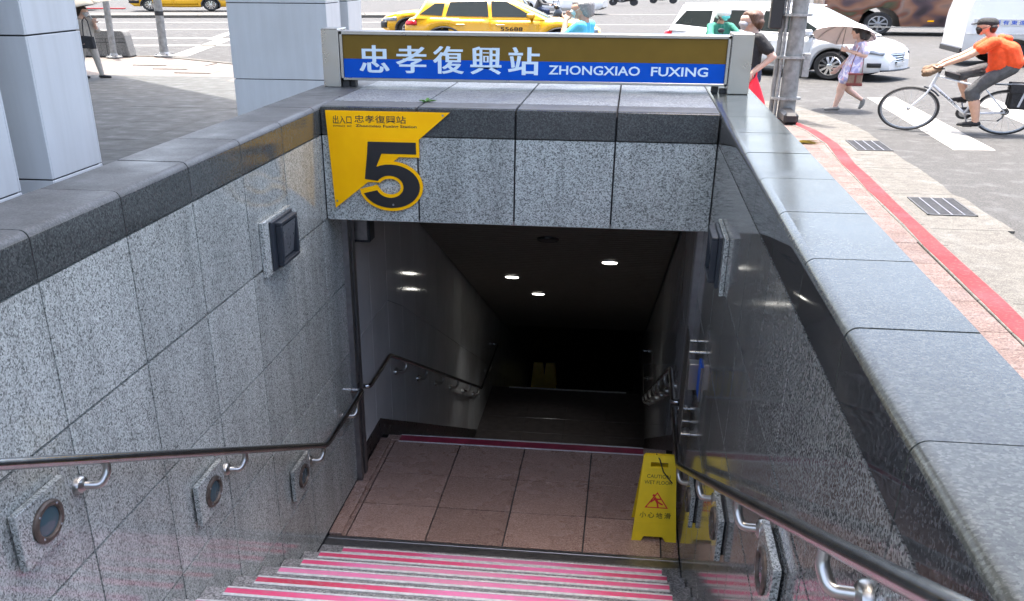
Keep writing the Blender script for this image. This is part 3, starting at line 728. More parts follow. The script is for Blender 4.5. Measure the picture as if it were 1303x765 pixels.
def round_lamp(label, xw, s, y, z, ms, extra):
    t = empty('step_lamp', (xw, y, z), label=label, cat='wall lamp', group='round lamps on square granite plates')
    q = MB(); x0, x1 = sorted((0.0, s*0.045)); 
    x0, x1 = sorted((s*0.011, s*0.038)); q.box(x0, x1, -0.17, 0.17, -0.108, 0.108, 'granite_wall', 0.002); q.obj('stone_plate', t); x0, x1 = sorted((0.0, s*0.0112)); B('spacer', t, x0, x1, -0.135, 0.15, -0.09, 0.09, 'mortar', 0)  # recessed spacer coloured dark to deepen the shadow gap behind the plate
    q = MB(); prof = [(0.052, 0.0), (0.075, 0.0), (0.075, 0.008), (0.068, 0.014), (0.056, 0.014), (0.052, 0.008)]
    q.lathe(prof, (s*0.038, 0.01, 0), 'x', 'rust_ring', 32, (s, K, 1), closed=True); q.obj('ring', t, smooth=True, fix=True)
    q = MB(); q.lathe([(0.054, 0.0), (0.053, 0.004), (0.03, 0.008), (0.001, 0.009)], (s*0.038, 0.01, 0), 'x', 'lens_glass', 32, (s, K, 1)); q.obj('lens', t, smooth=True, fix=True)
    for k in range(4):
        a = PI/4+k*PI/2; q = MB(); q.ball((s*0.052, 0.01+0.062*K*math.cos(a), 0.062*math.sin(a)), (0.003, 0.007, 0.005), 'steel_dull', 8, 5); q.obj('screw', t)
lp = [(-5.47, 1.31), (-4.02, 0.70), (-2.575, 0.10), (-1.13, -0.505)]
words = ['round lamp in a square granite plate, by the %s bend of the handrail', ]
round_lamp('round lamp plate on the speckled wall, largest and nearest the top of the steps', XL, 1, lp[1][0], lp[1][1], 'granite_wall', 0)
round_lamp('round lamp plate on the speckled wall, middle one of three under the handrail', XL, 1, lp[2][0], lp[2][1], 'granite_wall', 0)
round_lamp('round lamp plate on the speckled wall, smallest and closest to the landing', XL, 1, lp[3][0], lp[3][1], 'granite_wall', 0)
round_lamp('round lamp plate on the dark polished wall, nearest the top of the steps', XR, -1, lp[1][0], lp[1][1], 'granite_wall_polished', 0)
round_lamp('round lamp plate on the dark polished wall, middle one of three', XR, -1, lp[2][0], lp[2][1], 'granite_wall_polished', 0)
round_lamp('round lamp plate on the dark polished wall, beside the yellow warning sign', XR, -1, lp[3][0], lp[3][1], 'granite_wall_polished', 0)

def box_lamp(label, xw, s, y, z):
    t = empty('wall_lamp', (xw, y, z), label=label, cat='wall lamp', group='hooded box lamps')
    q = MB(); x0, x1 = sorted((0, s*0.024)); q.box(x0, x1, -0.27, 0.25, -0.155, 0.155, 'granite_wall', 0.003); q.obj('stone_plate', t)
    q = MB(); x0, x1 = sorted((s*0.024, s*0.042)); q.box(x0, x1, -0.17, 0.23, -0.14, 0.14, 'lamp_box', 0.004); q.obj('back_plate', t)
    h = MB(); a, b, c = 0.042, 0.078, 0.012
    for (x0, x1, y0, y1, z0, z1) in ((a, b, -0.11, 0.21, 0.105, 0.125), (a, b, -0.11, 0.21, -0.125, -0.105), (a, b, -0.11, -0.08, -0.105, 0.105), (a, b, 0.18, 0.21, -0.105, 0.105)):
        x0, x1 = sorted((s*x0, s*x1)); h.box(x0, x1, y0, y1, z0, z1, 'lamp_box', 0.003)
    h.obj('housing', t)
    q = MB(); q.prism([(s*0.043, 0.10), (s*0.075, 0.10), (s*0.046, -0.10), (s*0.043, -0.10)], lambda u, v, d: (u, d, v), -0.08, 0.18, 'lamp_box'); q.obj('reflector', t, fix=True)
    q = MB(); q.add([(s*0.0755, -0.075, 0.098), (s*0.0755, 0.175, 0.098), (s*0.048, 0.175, -0.095), (s*0.048, -0.075, -0.095)], [(0, 1, 2, 3)], 'lamp_diffuser'); q.obj('lamp_glass', t)
box_lamp('hooded dark box lamp on a granite plate high on the speckled wall', XL, 1, -1.12, 1.04)
box_lamp('hooded dark box lamp on a granite plate high on the polished wall', XR, -1, -1.12, 1.04)
# notice board on stand-offs on the polished wall
t = empty('notice_board', (XR, -0.22, 0.0), label='thin grey notice plate on stand-offs on the polished wall by the doorway', cat='notice board')
B('plate', t, -0.075, -0.069, -0.16, 0.20, -0.48, 0.30, 'steel', 0.002)
for yy in (-0.1, 0.14):
    for zz in (-0.40, 0.2): q = MB(); q.lathe([(0.012, 0), (0.012, 0.07)], (-0.072, yy, zz), 'x', 'steel', 12); q.obj('stand_off', t, smooth=True, fix=True)
B('leaflet_box', t, -0.07, 0.0, -0.28, -0.18, 0.0, 0.18, 'steel', 0.004)
t = empty('blue_reflection', (XR, -0.62, 0.12), label='small blue patch standing in for a sticker reflection in the polished wall beyond the handrail', cat='plate')
B('plate', t, -0.012, 0.0, -0.10, 0.10, -0.11, 0.11, 'sign_blue', 0.002); B('rim', t, -0.014, -0.002, -0.105, -0.1, -0.115, 0.115, 'steel_dull', 0.001)  # blue patch set on the wall for the reflection of a blue sticker

# ================================================================== station name sign
sg = empty('station_sign', (0, 1.17, H1), label='long brown and blue station name sign on steel posts over the entrance', cat='sign')
SZ0, SZ1 = 0.05, 0.383
B('post', sg, -2.305, -2.175, 0.0, 0.26, 0.0, 0.40, 'steel', 0.006); B('post', sg, 0.705, 0.86, 0.0, 0.26, 0.0, 0.40, 'steel', 0.006)
bx = empty('light_box', (0, 0, 0)); bx.parent = sg
B('casing', bx, -2.172, 0.702, 0.035, 0.22, SZ0, SZ1, 'steel_dull', 0.005)
for (x0, x1, z0, z1) in ((-2.172, 0.702, SZ1-0.022, SZ1), (-2.172, 0.702, SZ0, SZ0+0.018), (-2.172, -2.15, SZ0, SZ1), (0.68, 0.702, SZ0, SZ1)):
    B('frame', bx, x0, x1, 0.012, 0.036, z0+0.0005, z1+0.0005, 'steel', 0.003)
ZM = 0.198
B('brown_panel', bx, -2.149, 0.679, 0.026, 0.034, ZM, SZ1-0.022, 'sign_brown', 0.001)
B('blue_panel', bx, -2.149, 0.679, 0.026, 0.034, SZ0+0.018, ZM, 'sign_blue', 0.001)
mb = MB()
cw = 0.238
for i, ch in enumerate('忠孝復興站'):
    x0 = -2.03+i*0.282; [text(mb, ch, lambda u, v, x0=x0, e=e: (x0+u*(cw-0.012)+e*0.004, 0.0245-e*0.0002, 0.105+v*0.187), 'sign_white', 0.008) for e in range(3)]
mb.obj('chinese_lettering', bx)
mb = MB()
text(mb, 'ZHONGXIAO', lambda u, v: (-0.60+u*0.67, 0.0245, 0.112+v*0.062), 'sign_white', 0.018); mb.obj('latin_lettering', bx); mb = MB(); text(mb, 'FUXING', lambda u, v: (0.15+u*0.41, 0.0245, 0.112+v*0.062), 'sign_white', 0.018)
mb.obj('latin_lettering', bx)
for x in (-2.13, 0.60): B('foot', sg, x, x+0.05, 0.08, 0.16, 0.0, SZ0, 'black_plastic', 0.003)
B('foot_bracket', sg, 0.66, 0.704, 0.05, 0.2, 0.0, 0.03, 'black_plastic', 0.002); B('foot_bracket', sg, -2.174, -2.12, 0.05, 0.2, 0.0, 0.045, 'black_plastic', 0.002)

# ------------------------------------------------------------------ exit number plate
ex = empty('exit_plate', (0, -0.006, 0), label='yellow triangular exit plate with a large black 5 on the lintel', cat='sign')
def on_f(d): return lambda u, v, dd: (u, -dd, v)
mb = MB()
tri = [(-1.975, 1.634), (-1.145, 1.634), (-1.375, 1.447), (-1.375, 1.44), (-1.72, 1.18), (-1.945, 1.012)]
mb.prism(tri, lambda u, v, d: (u, -d, v), 0.004, 0.016, 'sign_yellow'); plate = mb.obj('plate', ex, fix=True)
five = [(0.12, 1.0), (0.93, 1.0), (0.93, 0.83), (0.30, 0.83), (0.262, 0.60)]
def arc(cx, cz, rx, rz, a0, a1, n): return [(cx+rx*math.cos(R(a0+(a1-a0)*k/n)), cz+rz*math.sin(R(a0+(a1-a0)*k/n))) for k in range(n+1)]
outer = arc(0.48, 0.33, 0.50, 0.335, 116, -158, 26); inner = arc(0.465, 0.325, 0.245, 0.175, -160, 148, 22)
five = [(0.115, 1.0), (0.93, 1.0), (0.93, 0.825), (0.335, 0.825), (0.29, 0.615)]+outer[1:]+[(0.02, 0.265), (0.235, 0.285)]+inner[1:]+[(0.225, 0.44), (0.02, 0.425)]
FX0, FX1, FZ0, FZ1 = -1.745, -1.345, 1.025, 1.447
def F5(u, v): return (FX0+u*(FX1-FX0), FZ0+v*(FZ1-FZ0))
def five_pieces(g):
    gu, gv = g/(FX1-FX0), g/(FZ1-FZ0)
    o_ = arc(0.48, 0.33, 0.50+gu, 0.335+gv, 118, -160, 28); i_ = arc(0.465, 0.325, 0.235-gu, 0.170-gv, 150, -160+(-8 if g else 0), 28)
    if g: i_ = arc(0.465, 0.325, 0.235-gu, 0.170-gv, 150, -160, 28)
    P = [[(0.12-gu, 1.0+gv), (0.93+gu, 1.0+gv), (0.93+gu, 0.825-gv), (0.345-gu*0.4, 0.825-gv), (0.10-gu, 0.825-gv)],
         [(0.10-gu, 0.825-gv), (0.345+gu*0.6, 0.825-gv), o_[0], i_[0], (0.04-gu, 0.435-gv)]]
    P += [[o_[k], o_[k+1], i_[k+1], i_[k]] for k in range(28)]
    if g: P += [[o_[28], (o_[28][0]-0.02, o_[28][1]+0.075), (i_[28][0]-0.05, i_[28][1]+0.065), i_[28]]]
    return [[F5(*p) for p in q] for q in P]
for nm, g, d0, d1, m in (('numeral_border', 0.020, 0.004, 0.0175, 'sign_yellow'), ('numeral', 0.0, 0.0175, 0.0205, 'sign_black')):
    mb = MB()
    for kk, pp in enumerate(five_pieces(g)): mb.prism(pp, lambda u, v, d: (u, -d, v), d0, d1-(0.0001*(kk % 3) if g else 0), m)
    o = mb.obj(nm, ex, fix=True)
mb = MB(); yt = -0.0172
text(mb, '出入口', lambda u, v: (-1.925+u*0.125, yt, 1.553+v*0.052), 'sign_black', 0.008)
mb.obj('lettering', ex); mb = MB(); text(mb, '忠孝復興站', lambda u, v: (-1.78+u*0.345, yt, 1.562+v*0.047), 'sign_black', 0.006)
mb.obj('lettering', ex); mb = MB(); text(mb, 'Zhongxiao Fuxing Station', lambda u, v: (-1.775+u*0.41, yt, 1.531+v*0.022), 'sign_black', 0.02)
mb.obj('lettering', ex); mb = MB(); text(mb, 'ENTRANCE   EXIT', lambda u, v: (-1.925+u*0.125, yt, 1.535+v*0.010), 'sign_black', 0.012)
mb.obj('lettering', ex)
for (x, z) in ((-1.19, 1.617), (-1.93, 1.06), (-1.54, 1.045)):
    q = MB(); q.lathe([(0.007, 0), (0.006, 0.003)], (x, -0.0208, z), 'y', 'steel_dull', 10); q.obj('screw', ex, fix=True)

# ================================================================== wet floor sign
wf = empty('wet_floor_sign', (0.405, -0.13, ZL), label='yellow folding caution wet floor sign standing on the landing', cat='warning sign')
H = 0.625; W0, W1 = 0.165, 0.115; LEAN = 0.12; DEP = 0.34
def board(sign, mname):
    # local board plane: u across, v up; leaning towards the ridge
    def fn(u, v, d): return (u, sign*(DEP/2-LEAN*0+0.0)*(1-v/H)*1.0+sign*(-d)+0.0, v)
    return fn
def fnf(u, v, d): return (u, -DEP/2*(1-v/H)-d-0.006, v)
def fnb(u, v, d): return (u, DEP/2*(1-v/H)+d+0.006, v)
outl = [(-W0, 0.0), (-0.095, 0.0), (-0.075, 0.035), (0.06, 0.035), (0.085, 0.0), (W0, 0.0), (W1+0.004, H-0.02), (W1-0.012, H), (-W1+0.012, H), (-W1-0.004, H-0.02)]
hole = [(-0.062, H-0.085), (0.062, H-0.085), (0.062, H-0.05), (-0.062, H-0.05)]
def board_mesh(fn, nm):
    mb = MB()
    zt = H-0.05; zb = H-0.085
    def wx(v): return W0+(W1-W0)*v/H
    mb.prism([outl[0], outl[1], outl[2], outl[3], outl[4], outl[5], (wx(zb), zb), (0.062, zb), (-0.062, zb), (-wx(zb), zb)], fn, -0.004, 0.012, 'plastic_yellow')
    mb.prism([(0.062, zb), (wx(zb), zb), (wx(zt), zt), (0.062, zt)], fn, -0.004, 0.012, 'plastic_yellow')
    mb.prism([(-wx(zb), zb), (-0.062, zb), (-0.062, zt), (-wx(zt), zt)], fn, -0.004, 0.012, 'plastic_yellow')
    mb.prism([(-wx(zt), zt), (-0.062, zt), (0.062, zt), (wx(zt), zt), outl[6], outl[7], outl[8], outl[9]], fn, -0.004, 0.012, 'plastic_yellow')
    return mb.obj(nm, wf, fix=True)
fb = board_mesh(fnf, 'front_board'); board_mesh(fnb, 'back_board')
mb = MB()
for (a, b, c, d) in ((-0.138, 0.138, 0.135, 0.139), (-0.09, 0.09, H-0.10, H-0.092)): mb = MB(); mb.prism([(a, c), (b, c), (b, d), (a, d)], fnf, 0.012, 0.0145, 'plastic_yellow'); mb.obj('rib', fb, fix=True)
mb = MB()
text(mb, 'CAUTION', lambda u, v: fnf(-0.085+u*0.17, 0.462+v*0.026, 0.0128), 'sign_black', 0.0); mb.obj('lettering', fb); mb = MB(); text(mb, 'WET FLOOR', lambda u, v: fnf(-0.10+u*0.20, 0.418+v*0.026, 0.0128), 'sign_black', 0.0)
mb.obj('lettering', fb); mb = MB()
for i, ch in enumerate('小心地滑'): text(mb, ch, lambda u, v, i=i: fnf(-0.118+i*0.06+u*0.048, 0.172+v*0.042, 0.0128), 'sign_black', 0.008)
mb.obj('lettering', fb)
mb = MB()
def tri_ring(s0, s1, cz):
    P0 = [(s0*math.cos(R(a))*1.0, cz+s0*math.sin(R(a))*0.78) for a in (90, 210, 330)]; P1 = [(s1*math.cos(R(a)), cz+s1*math.sin(R(a))*0.78) for a in (90, 210, 330)]
    for i in range(3): mb.prism([P0[i], P0[(i+1) % 3], P1[(i+1) % 3], P1[i]], fnf, 0.0125, 0.0138, 'print_red')
tri_ring(0.100, 0.082, 0.285)
def bar2(a, b, w): 
    a, b = Vector(a), Vector(b); t = (b-a).normalized(); nn = Vector((-t.y, t.x))*w; mb.prism([tuple(a+nn), tuple(a-nn), tuple(b-nn), tuple(b+nn)], fnf, 0.0125, 0.0138, 'print_red')
for a, b, ww in (((-0.018, 0.322), (0.006, 0.288), 0.009), ((0.006, 0.29), (0.045, 0.272), 0.006), ((0.004, 0.288), (0.012, 0.248), 0.006), ((-0.012, 0.312), (-0.045, 0.288), 0.005), ((-0.008, 0.31), (0.028, 0.312), 0.005)): bar2(a, b, ww)
mb.prism([(-0.025+0.01*math.cos(k*PI/4), 0.338+0.008*math.sin(k*PI/4)) for k in range(8)], fnf, 0.0125, 0.0138, 'print_red')
mb.obj('slip_symbol', fb, fix=True)
mb = MB(); mb.tube([(-0.03, 0.0, H+0.004), (0.0, -0.03, H-0.03), (0.03, -0.06, H-0.11), (0.10, -0.075, H-0.19), (0.115, 0.0, H-0.23), (0.10, 0.07, H-0.2)], 0.005, 'black_plastic', 6); mb.obj('cord', wf, smooth=True)
for sx in (-1, 1):
    q = MB(); q.tube([(sx*0.085, -0.02, H-0.012), (sx*0.085, 0.02, H-0.012)], 0.009, 'plastic_yellow', 8); q.obj('hinge', wf)
# a second pair far down the passage
for (xx, lab) in ((-1.75, 'dim yellow folding sign far down in the passage, beside the wall'), (-1.45, 'dim yellow folding sign far down in the passage, nearer the middle')):
    t = empty('floor_sign', (xx, 16.6, ZD), label=lab, cat='warning sign', group='dim signs down in the passage')
    for nm, f in (('front_board', fnf), ('back_board', fnb)):
        mb = MB(); mb.prism(outl, f, -0.004, 0.012, 'plastic_yellow'); mb.obj(nm, t, fix=True)

# ================================================================== building over the stairs: columns and upper storeys
def column(label, x0, x1, y0, y1, ztop, joints, mats='panel_white'):
    t = empty('arcade_column', ((x0+x1)/2, (y0+y1)/2, 0), label=label, cat='column', group='white panelled columns of the arcade')
    cx, cy = (x0+x1)/2, (y0+y1)/2; hx, hy = (x1-x0)/2, (y1-y0)/2
    B('core', t, -hx+0.02, hx-0.02, -hy+0.02, hy-0.02, 0, ztop, 'mortar', 0)
    zz = [0.0]+joints+[ztop]
    for a, b in zip(zz[:-1], zz[1:]):
        g = 0.005
        B('cladding_panel', t, -hx, hx, -hy, -hy+0.018, a+g, b-g, mats, 0.003); B('cladding_panel', t, -hx, hx, hy-0.018, hy, a+g, b-g, mats, 0.003)
        B('cladding_panel', t, -hx, -hx+0.018, -hy+0.0215, hy-0.0215, a+g, b-g, mats, 0.003); B('cladding_panel', t, hx-0.018, hx, -hy+0.0215, hy-0.0215, a+g, b-g, mats, 0.003)
    return t
ZT = 13.0
jz = [0.21, 1.13, 2.05, 2.97, 3.89, 4.81, 5.73, 6.65, 7.57, 8.49, 9.41, 10.33, 11.25, 12.17]
column('white panelled column at the picture edge, mostly out of view', -5.35, -4.0, -1.16, -0.40, ZT, jz)
column('broad white panelled column beside the near end of the granite wall', -5.35, -4.0, 0.02, 0.78, ZT, jz)
column('white panelled column standing just behind the left end of the station sign', -5.35, -4.0, 7.5, 8.22, ZT, jz)
column('white panelled column partly hidden behind its twin, next to the taxi', -5.35, -4.0, 8.65, 9.44, ZT, jz)
bd = empty('building', (0, 0, ZT), label='pale building storey spanning the columns above the stairwell', cat='building')
foot = [(-30, 37.6), (-30, -9.5), (0.35, -9.5), (0.35, 7.6)]  # out of view; height and rear edge shaped for the light in the stairwell
mb = MB(); mb.prism(foot, lambda u, v, d: (u, v, d), 0.0, 0.5, 'soffit_white'); mb.obj('soffit', bd, fix=True)
mb = MB(); mb.prism(foot, lambda u, v, d: (u, v, d), 0.51, 9.0, 'panel_white'); mb.obj('upper_storeys', bd, fix=True)

# ================================================================== vehicles
def wheel(par, x, y, r, wd, rim='chrome', spokes=10, out=-1):
    w_ = empty('wheel', (x, y, r)); w_.parent = par
    h = wd/2
    q = MB(); q.lathe([(r*0.66, -h*0.9), (r*0.90, -h), (r*0.975, -h*0.75), (r, -h*0.4), (r, h*0.4), (r*0.975, h*0.75), (r*0.90, h), (r*0.66, h*0.9)], (0, 0, 0), 'y', 'rubber', 36, closed=True); q.obj('tyre', w_, smooth=True, fix=True)
    q = MB(); q.lathe([(r*0.67, -h*0.85), (r*0.67, h*0.85)], (0, 0, 0), 'y', 'black_plastic', 28)
    q.lathe([(r*0.69, out*h*0.9), (r*0.62, out*h*0.95), (r*0.60, out*h*0.6)], (0, 0, 0), 'y', rim, 28)
    q2 = MB(); q2.lathe([(r*0.70, out*h*0.86), (r*0.66, out*h*0.97), (r*0.61, out*h*0.97), (r*0.60, out*h*0.80)], (0, 0, 0), 'y', rim, 32, closed=True)
    for k in range(spokes):
        a = 2*PI*k/spokes; c, s = math.cos(a), math.sin(a); w2 = r*0.055
        def P(rr, t, d): return (rr*c-t*s, out*h*d, rr*s+t*c)
        vs = [P(r*0.1, -w2, 1.0), P(r*0.1, w2, 1.0), P(r*0.63, w2*1.5, 0.94), P(r*0.63, -w2*1.5, 0.94), P(r*0.1, -w2, 0.8), P(r*0.1, w2, 0.8), P(r*0.63, w2*1.5, 0.8), P(r*0.63, -w2*1.5, 0.8)]
        q2.add(vs, [(0, 1, 2, 3), (4, 7, 6, 5), (0, 4, 5, 1), (1, 5, 6, 2), (2, 6, 7, 3), (3, 7, 4, 0)], rim)
    q2.lathe([(r*0.16, out*h*0.85), (r*0.16, out*h*1.02), (r*0.10, out*h*1.06)], (0, 0, 0), 'y', rim, 16)
    q = MB(); q.lathe([(r*0.64, -h*0.5), (r*0.64, h*0.5)], (0, 0, 0), 'y', 'black_plastic', 28); q.obj('drum', w_, fix=True)
    q2.obj('rim', w_, smooth=True, fix=True)
def interp(tab, x):
    if x <= tab[0][0]: return tab[0][1]
    for (a, va), (b, vb) in zip(tab[:-1], tab[1:]):
        if x <= b: 
            t = (x-a)/(b-a); t = t*t*(3-2*t)*0.35+t*0.65; return va+(vb-va)*t
    return tab[-1][1]
def car_body(par, P, paint):
    # lofted lower body: stations along the length, half sections from sill to shoulder to centre line
    x0, x1 = P['x0'], P['x1']; n = 84
    xs = [x0+(x1-x0)*k/n for k in range(n+1)]
    rows = []
    for x in xs:
        zt = interp(P['top'], x); zb = interp(P['bot'], x); w = P['w']*interp(P['plan'], x)
        arch = zb
        for xc in P['wx']:
            d = abs(x-xc); ra = P['wr']*1.16
            if d < ra: arch = max(arch, P['wr']+math.sqrt(ra*ra-d*d))
        zm = min(zt-0.16, arch+0.02) if arch > zb+0.01 else zb
        zb2 = max(zb, min(arch, zt-0.14))
        hgt = zt-zb2
        half = [(0.90*w, zb2), (0.97*w, zb2+min(0.06, hgt*0.12)), (1.0*w, zb2+hgt*0.42), (0.985*w, zb2+hgt*0.60), (0.968*w, zb2+hgt*0.80), (0.93*w, zt-0.035), (0.80*w, zt), (0.4*w, zt+0.018), (0, zt+0.022)]
        sec = [(x, -a, b) for a, b in half]+[(x, a, b) for a, b in half[-2::-1]]
        rows.append(sec)
    mb = MB(); mb.grid(rows, paint)
    m = len(rows[0]); 
    fl = []; vs = []
    for r in rows: vs += [r[0], r[-1]]
    mb.add(vs, [(2*i, 2*i+1, 2*i+3, 2*i+2) for i in range(len(rows)-1)], 'black_plastic')
    mb.add(rows[0], [tuple(range(m))], paint); mb.add(rows[-1], [tuple(range(m))[::-1]], paint)
    bm_o = mb.obj('body', par, smooth=True, fix=True)
    return bm_o
def greenhouse(par, P, paint):
    g = P['gh']; zb, zr = g['zb'], g['zr']; wb, wr = g['wb'], g['wr']
    def pt(x, z, side=-1, off=0.0):    # point on the side surface
        t = (z-zb)/(zr-zb); return (x, side*(wb+(wr-wb)*t+off), z)
    rows = []
    for t, ins in ((0, 0), (0.5, 0.0), (0.9, 0.0), (0.975, 0.035), (1.0, 0.11)):
        z = zb+(zr-zb)*t; a = g['b0']+(g['r0']-g['b0'])*min(t, 1)+ins; b = g['b1']+(g['r1']-g['b1'])*min(t, 1)-ins; ww = wb+(wr-wb)*t-ins
        c = 0.10
        rows.append([(a+c, -ww, z), (b-c*1.6, -ww, z), (b-c*0.4, -ww*0.82, z), (b, -ww*0.4, z), (b, ww*0.4, z), (b-c*0.4, ww*0.82, z), (b-c*1.6, ww, z), (a+c, ww, z), (a+c*0.3, ww*0.85, z), (a, ww*0.4, z), (a, -ww*0.4, z), (a+c*0.3, -ww*0.85, z)])
    mb = MB(); mb.grid(rows, paint, True); mb.add(rows[-1], [tuple(range(12))], paint)
    mb.obj('roof', par, smooth=True, fix=True)
    for (poly, side) in [(p, s) for p in P['side_glass'] for s in (-1, 1)]:
        mb = MB(); vs = [pt(x, z, side, 0.012) for x, z in poly]+[pt(x, z, side, -0.01) for x, z in poly]; k = len(poly)
        mb.add(vs, [tuple(range(k)), tuple(range(k, 2*k))[::-1]]+[(i, (i+1) % k, k+(i+1) % k, k+i) for i in range(k)], 'car_glass'); o = mb.obj('window', par, fix=True)
    # windscreen and rear window
    for nm, e0, e1, sg_, m in (('windscreen', g['b1'], g['r1'], 1, 'windscreen'), ('rear_window', g['b0'], g['r0'], -1, 'car_glass')):
        mb = MB(); rows2 = []
        for t in (0.06, 0.5, 0.9):
            z = zb+(zr-zb)*t; x = e0+(e1-e0)*t+sg_*0.012+(0.012*sg_ if t == 0.5 else 0); ww = (wb+(wr-wb)*t)
            rows2.append([(x-sg_*0.045, -ww*0.81, z), (x, -ww*0.4, z), (x, ww*0.4, z), (x-sg_*0.045, ww*0.81, z)])
        mb.grid(rows2, m); o = mb.obj(nm, par, smooth=True); sm = o.modifiers.new('thick', 'SOLIDIFY'); sm.thickness = 0.008; sm.offset = 0
def panel_on_side(par, name, P, poly, m, off=0.006, side=-1, label=None):
    # thin panel following the body side (shoulder section) - doors
    w = P['w']
    def yof(x, z):
        zt = interp(P['top'], x); zb = interp(P['bot'], x); t = (z-zb)/(zt-zb); ww = w*interp(P['plan'], x)
        f = 0.97+(1.0-0.97)*min(1, max(0, t/0.42)) if t < 0.42 else 1.0-(t-0.42)/(0.8-0.42)*0.032 if t < 0.8 else 0.968
        return side*(ww*f+off)
    k = len(poly); mb = MB()
    # split into horizontal strips so the panel follows the curve
    xa, xb = min(p[0] for p in poly), max(p[0] for p in poly); za, zb_ = min(p[1] for p in poly), max(p[1] for p in poly)
    rows = []
    for j in range(6):
        z = za+(zb_-za)*j/5
        l = interp([(p[1], p[0]) for p in sorted([poly[0], poly[3]], key=lambda q: q[1])], z); r = interp([(p[1], p[0]) for p in sorted([poly[1], poly[2]], key=lambda q: q[1])], z)
        rows.append([(l+(r-l)*i/6, yof(l+(r-l)*i/6, z), z) for i in range(7)])
    mb.grid(rows, m); o = mb.obj(name, par, smooth=True)
    sm = o.modifiers.new('thick', 'SOLIDIFY'); sm.thickness = 0.012; sm.offset = 0
    return o, yof
def make_car(name, label, cat, loc, rz, paint, P, scale=(K, K, 1), group=None):
    t = empty(name, loc, rz, scale, label=label, cat=cat, group=group)
    car_body(t, P, paint); greenhouse(t, P, paint)
    for xc in P['wx']:
        for s in (-1, 1): wheel(t, xc, s*(P['w']-0.115), P['wr'], 0.21, P.get('rim', 'chrome'), P.get('spokes', 10), s)
    for (poly) in P['doors']:
        for s in (-1, 1):
            d, yof = panel_on_side(t, 'door', P, poly, paint, 0.005, s)
            hx = poly[0][0]+0.12; hz = P['hz']; q = MB(); y = yof(hx+0.08, hz); q.box(hx, hx+0.2, min(y, y+s*0.03), max(y, y+s*0.03), hz-0.014, hz+0.014, paint, 0.006); q.obj('handle', d)
    for s in (-1, 1):
        mx, mz = P['mirror']; q = MB(); yw = P['gh']['wb']+0.02
        q.box(mx-0.09, mx+0.10, min(s*(yw+0.07), s*(yw+0.27)), max(s*(yw+0.07), s*(yw+0.27)), mz-0.02, mz+0.13, paint, 0.035); mo = q.obj('mirror', t, smooth=True)
        q = MB(); q.box(mx-0.02, mx+0.05, min(s*(yw-0.05), s*(yw+0.09)), max(s*(yw-0.05), s*(yw+0.09)), mz-0.03, mz+0.01, 'black_plastic', 0.006); q.obj('mirror_arm', mo)
        for nm, (xa, xb, ya, yb, za, zb), m in P['lamps']:
            q = MB(); q.box(xa, xb, min(s*ya, s*yb), max(s*ya, s*yb), za, zb, m, 0.02); q.obj(nm, t)
    return t
SUV = dict(x0=-2.22, x1=2.22, w=0.905, wx=(-1.30, 1.34), wr=0.345,
    top=[(-2.22, 0.86), (-2.1, 1.0), (-1.6, 1.06), (0.8, 1.0), (1.15, 1.0), (1.7, 0.93), (2.05, 0.82), (2.22, 0.66)],
    bot=[(-2.22, 0.42), (-2.0, 0.26), (0, 0.2), (1.95, 0.22), (2.22, 0.34)],
    plan=[(-2.22, 0.80), (-2.05, 0.93), (-1.6, 1.0), (1.5, 1.0), (1.95, 0.90), (2.12, 0.78), (2.22, 0.62)],
    gh=dict(zb=0.99, zr=1.60, wb=0.845, wr=0.64, b0=-2.06, b1=1.12, r0=-1.72, r1=0.12),
    side_glass=[[(-1.86, 1.12), (-1.36, 1.08), (-1.30, 1.44), (-1.52, 1.44)], [(-1.27, 1.08), (-0.30, 1.06), (-0.34, 1.52), (-1.18, 1.48)], [(-0.22, 1.06), (0.72, 1.06), (0.10, 1.50), (-0.26, 1.52)]],
    doors=[[(-1.15, 0.36), (-0.28, 0.34), (-0.28, 0.96), (-1.25, 0.98)], [(-0.25, 0.34), (0.80, 0.36), (0.86, 0.93), (-0.25, 0.96)]], hz=0.83,
    mirror=(0.66, 1.05), lamps=[('headlight', (1.78, 2.14, 0.56, 0.80), 'lamp_clear')] if False else [])
VAN7 = dict(x0=-2.42, x1=2.42, w=0.91, wx=(-1.43, 1.47), wr=0.34, spokes=10,
    top=[(-2.42, 0.82), (-2.36, 1.0), (-2.2, 1.06), (0.9, 1.0), (1.45, 1.0), (1.95, 0.90), (2.2, 0.80), (2.36, 0.64), (2.42, 0.5)],
    bot=[(-2.42, 0.40), (-2.2, 0.25), (0, 0.19), (2.15, 0.20), (2.42, 0.26)],
    plan=[(-2.42, 0.86), (-2.25, 0.96), (-1.6, 1.0), (1.3, 1.0), (1.85, 0.95), (2.15, 0.82), (2.32, 0.66), (2.42, 0.46)],
    gh=dict(zb=0.99, zr=1.69, wb=0.855, wr=0.665, b0=-2.34, b1=1.72, r0=-2.12, r1=0.42),
    side_glass=[[(-2.12, 1.16), (-1.30, 1.10), (-1.30, 1.52), (-1.92, 1.50)], [(-1.22, 1.09), (-0.22, 1.07), (-0.22, 1.56), (-1.22, 1.54)], [(-0.12, 1.07), (0.86, 1.05), (0.46, 1.50), (-0.12, 1.56)], [(0.94, 1.05), (1.30, 1.05), (0.66, 1.42)]],
    doors=[[(-1.12, 0.32), (-0.16, 0.31), (-0.16, 0.98), (-1.18, 0.99)], [(-0.13, 0.31), (0.98, 0.34), (1.04, 0.95), (-0.13, 0.98)]], hz=0.86,
    mirror=(0.98, 1.04), lamps=[])
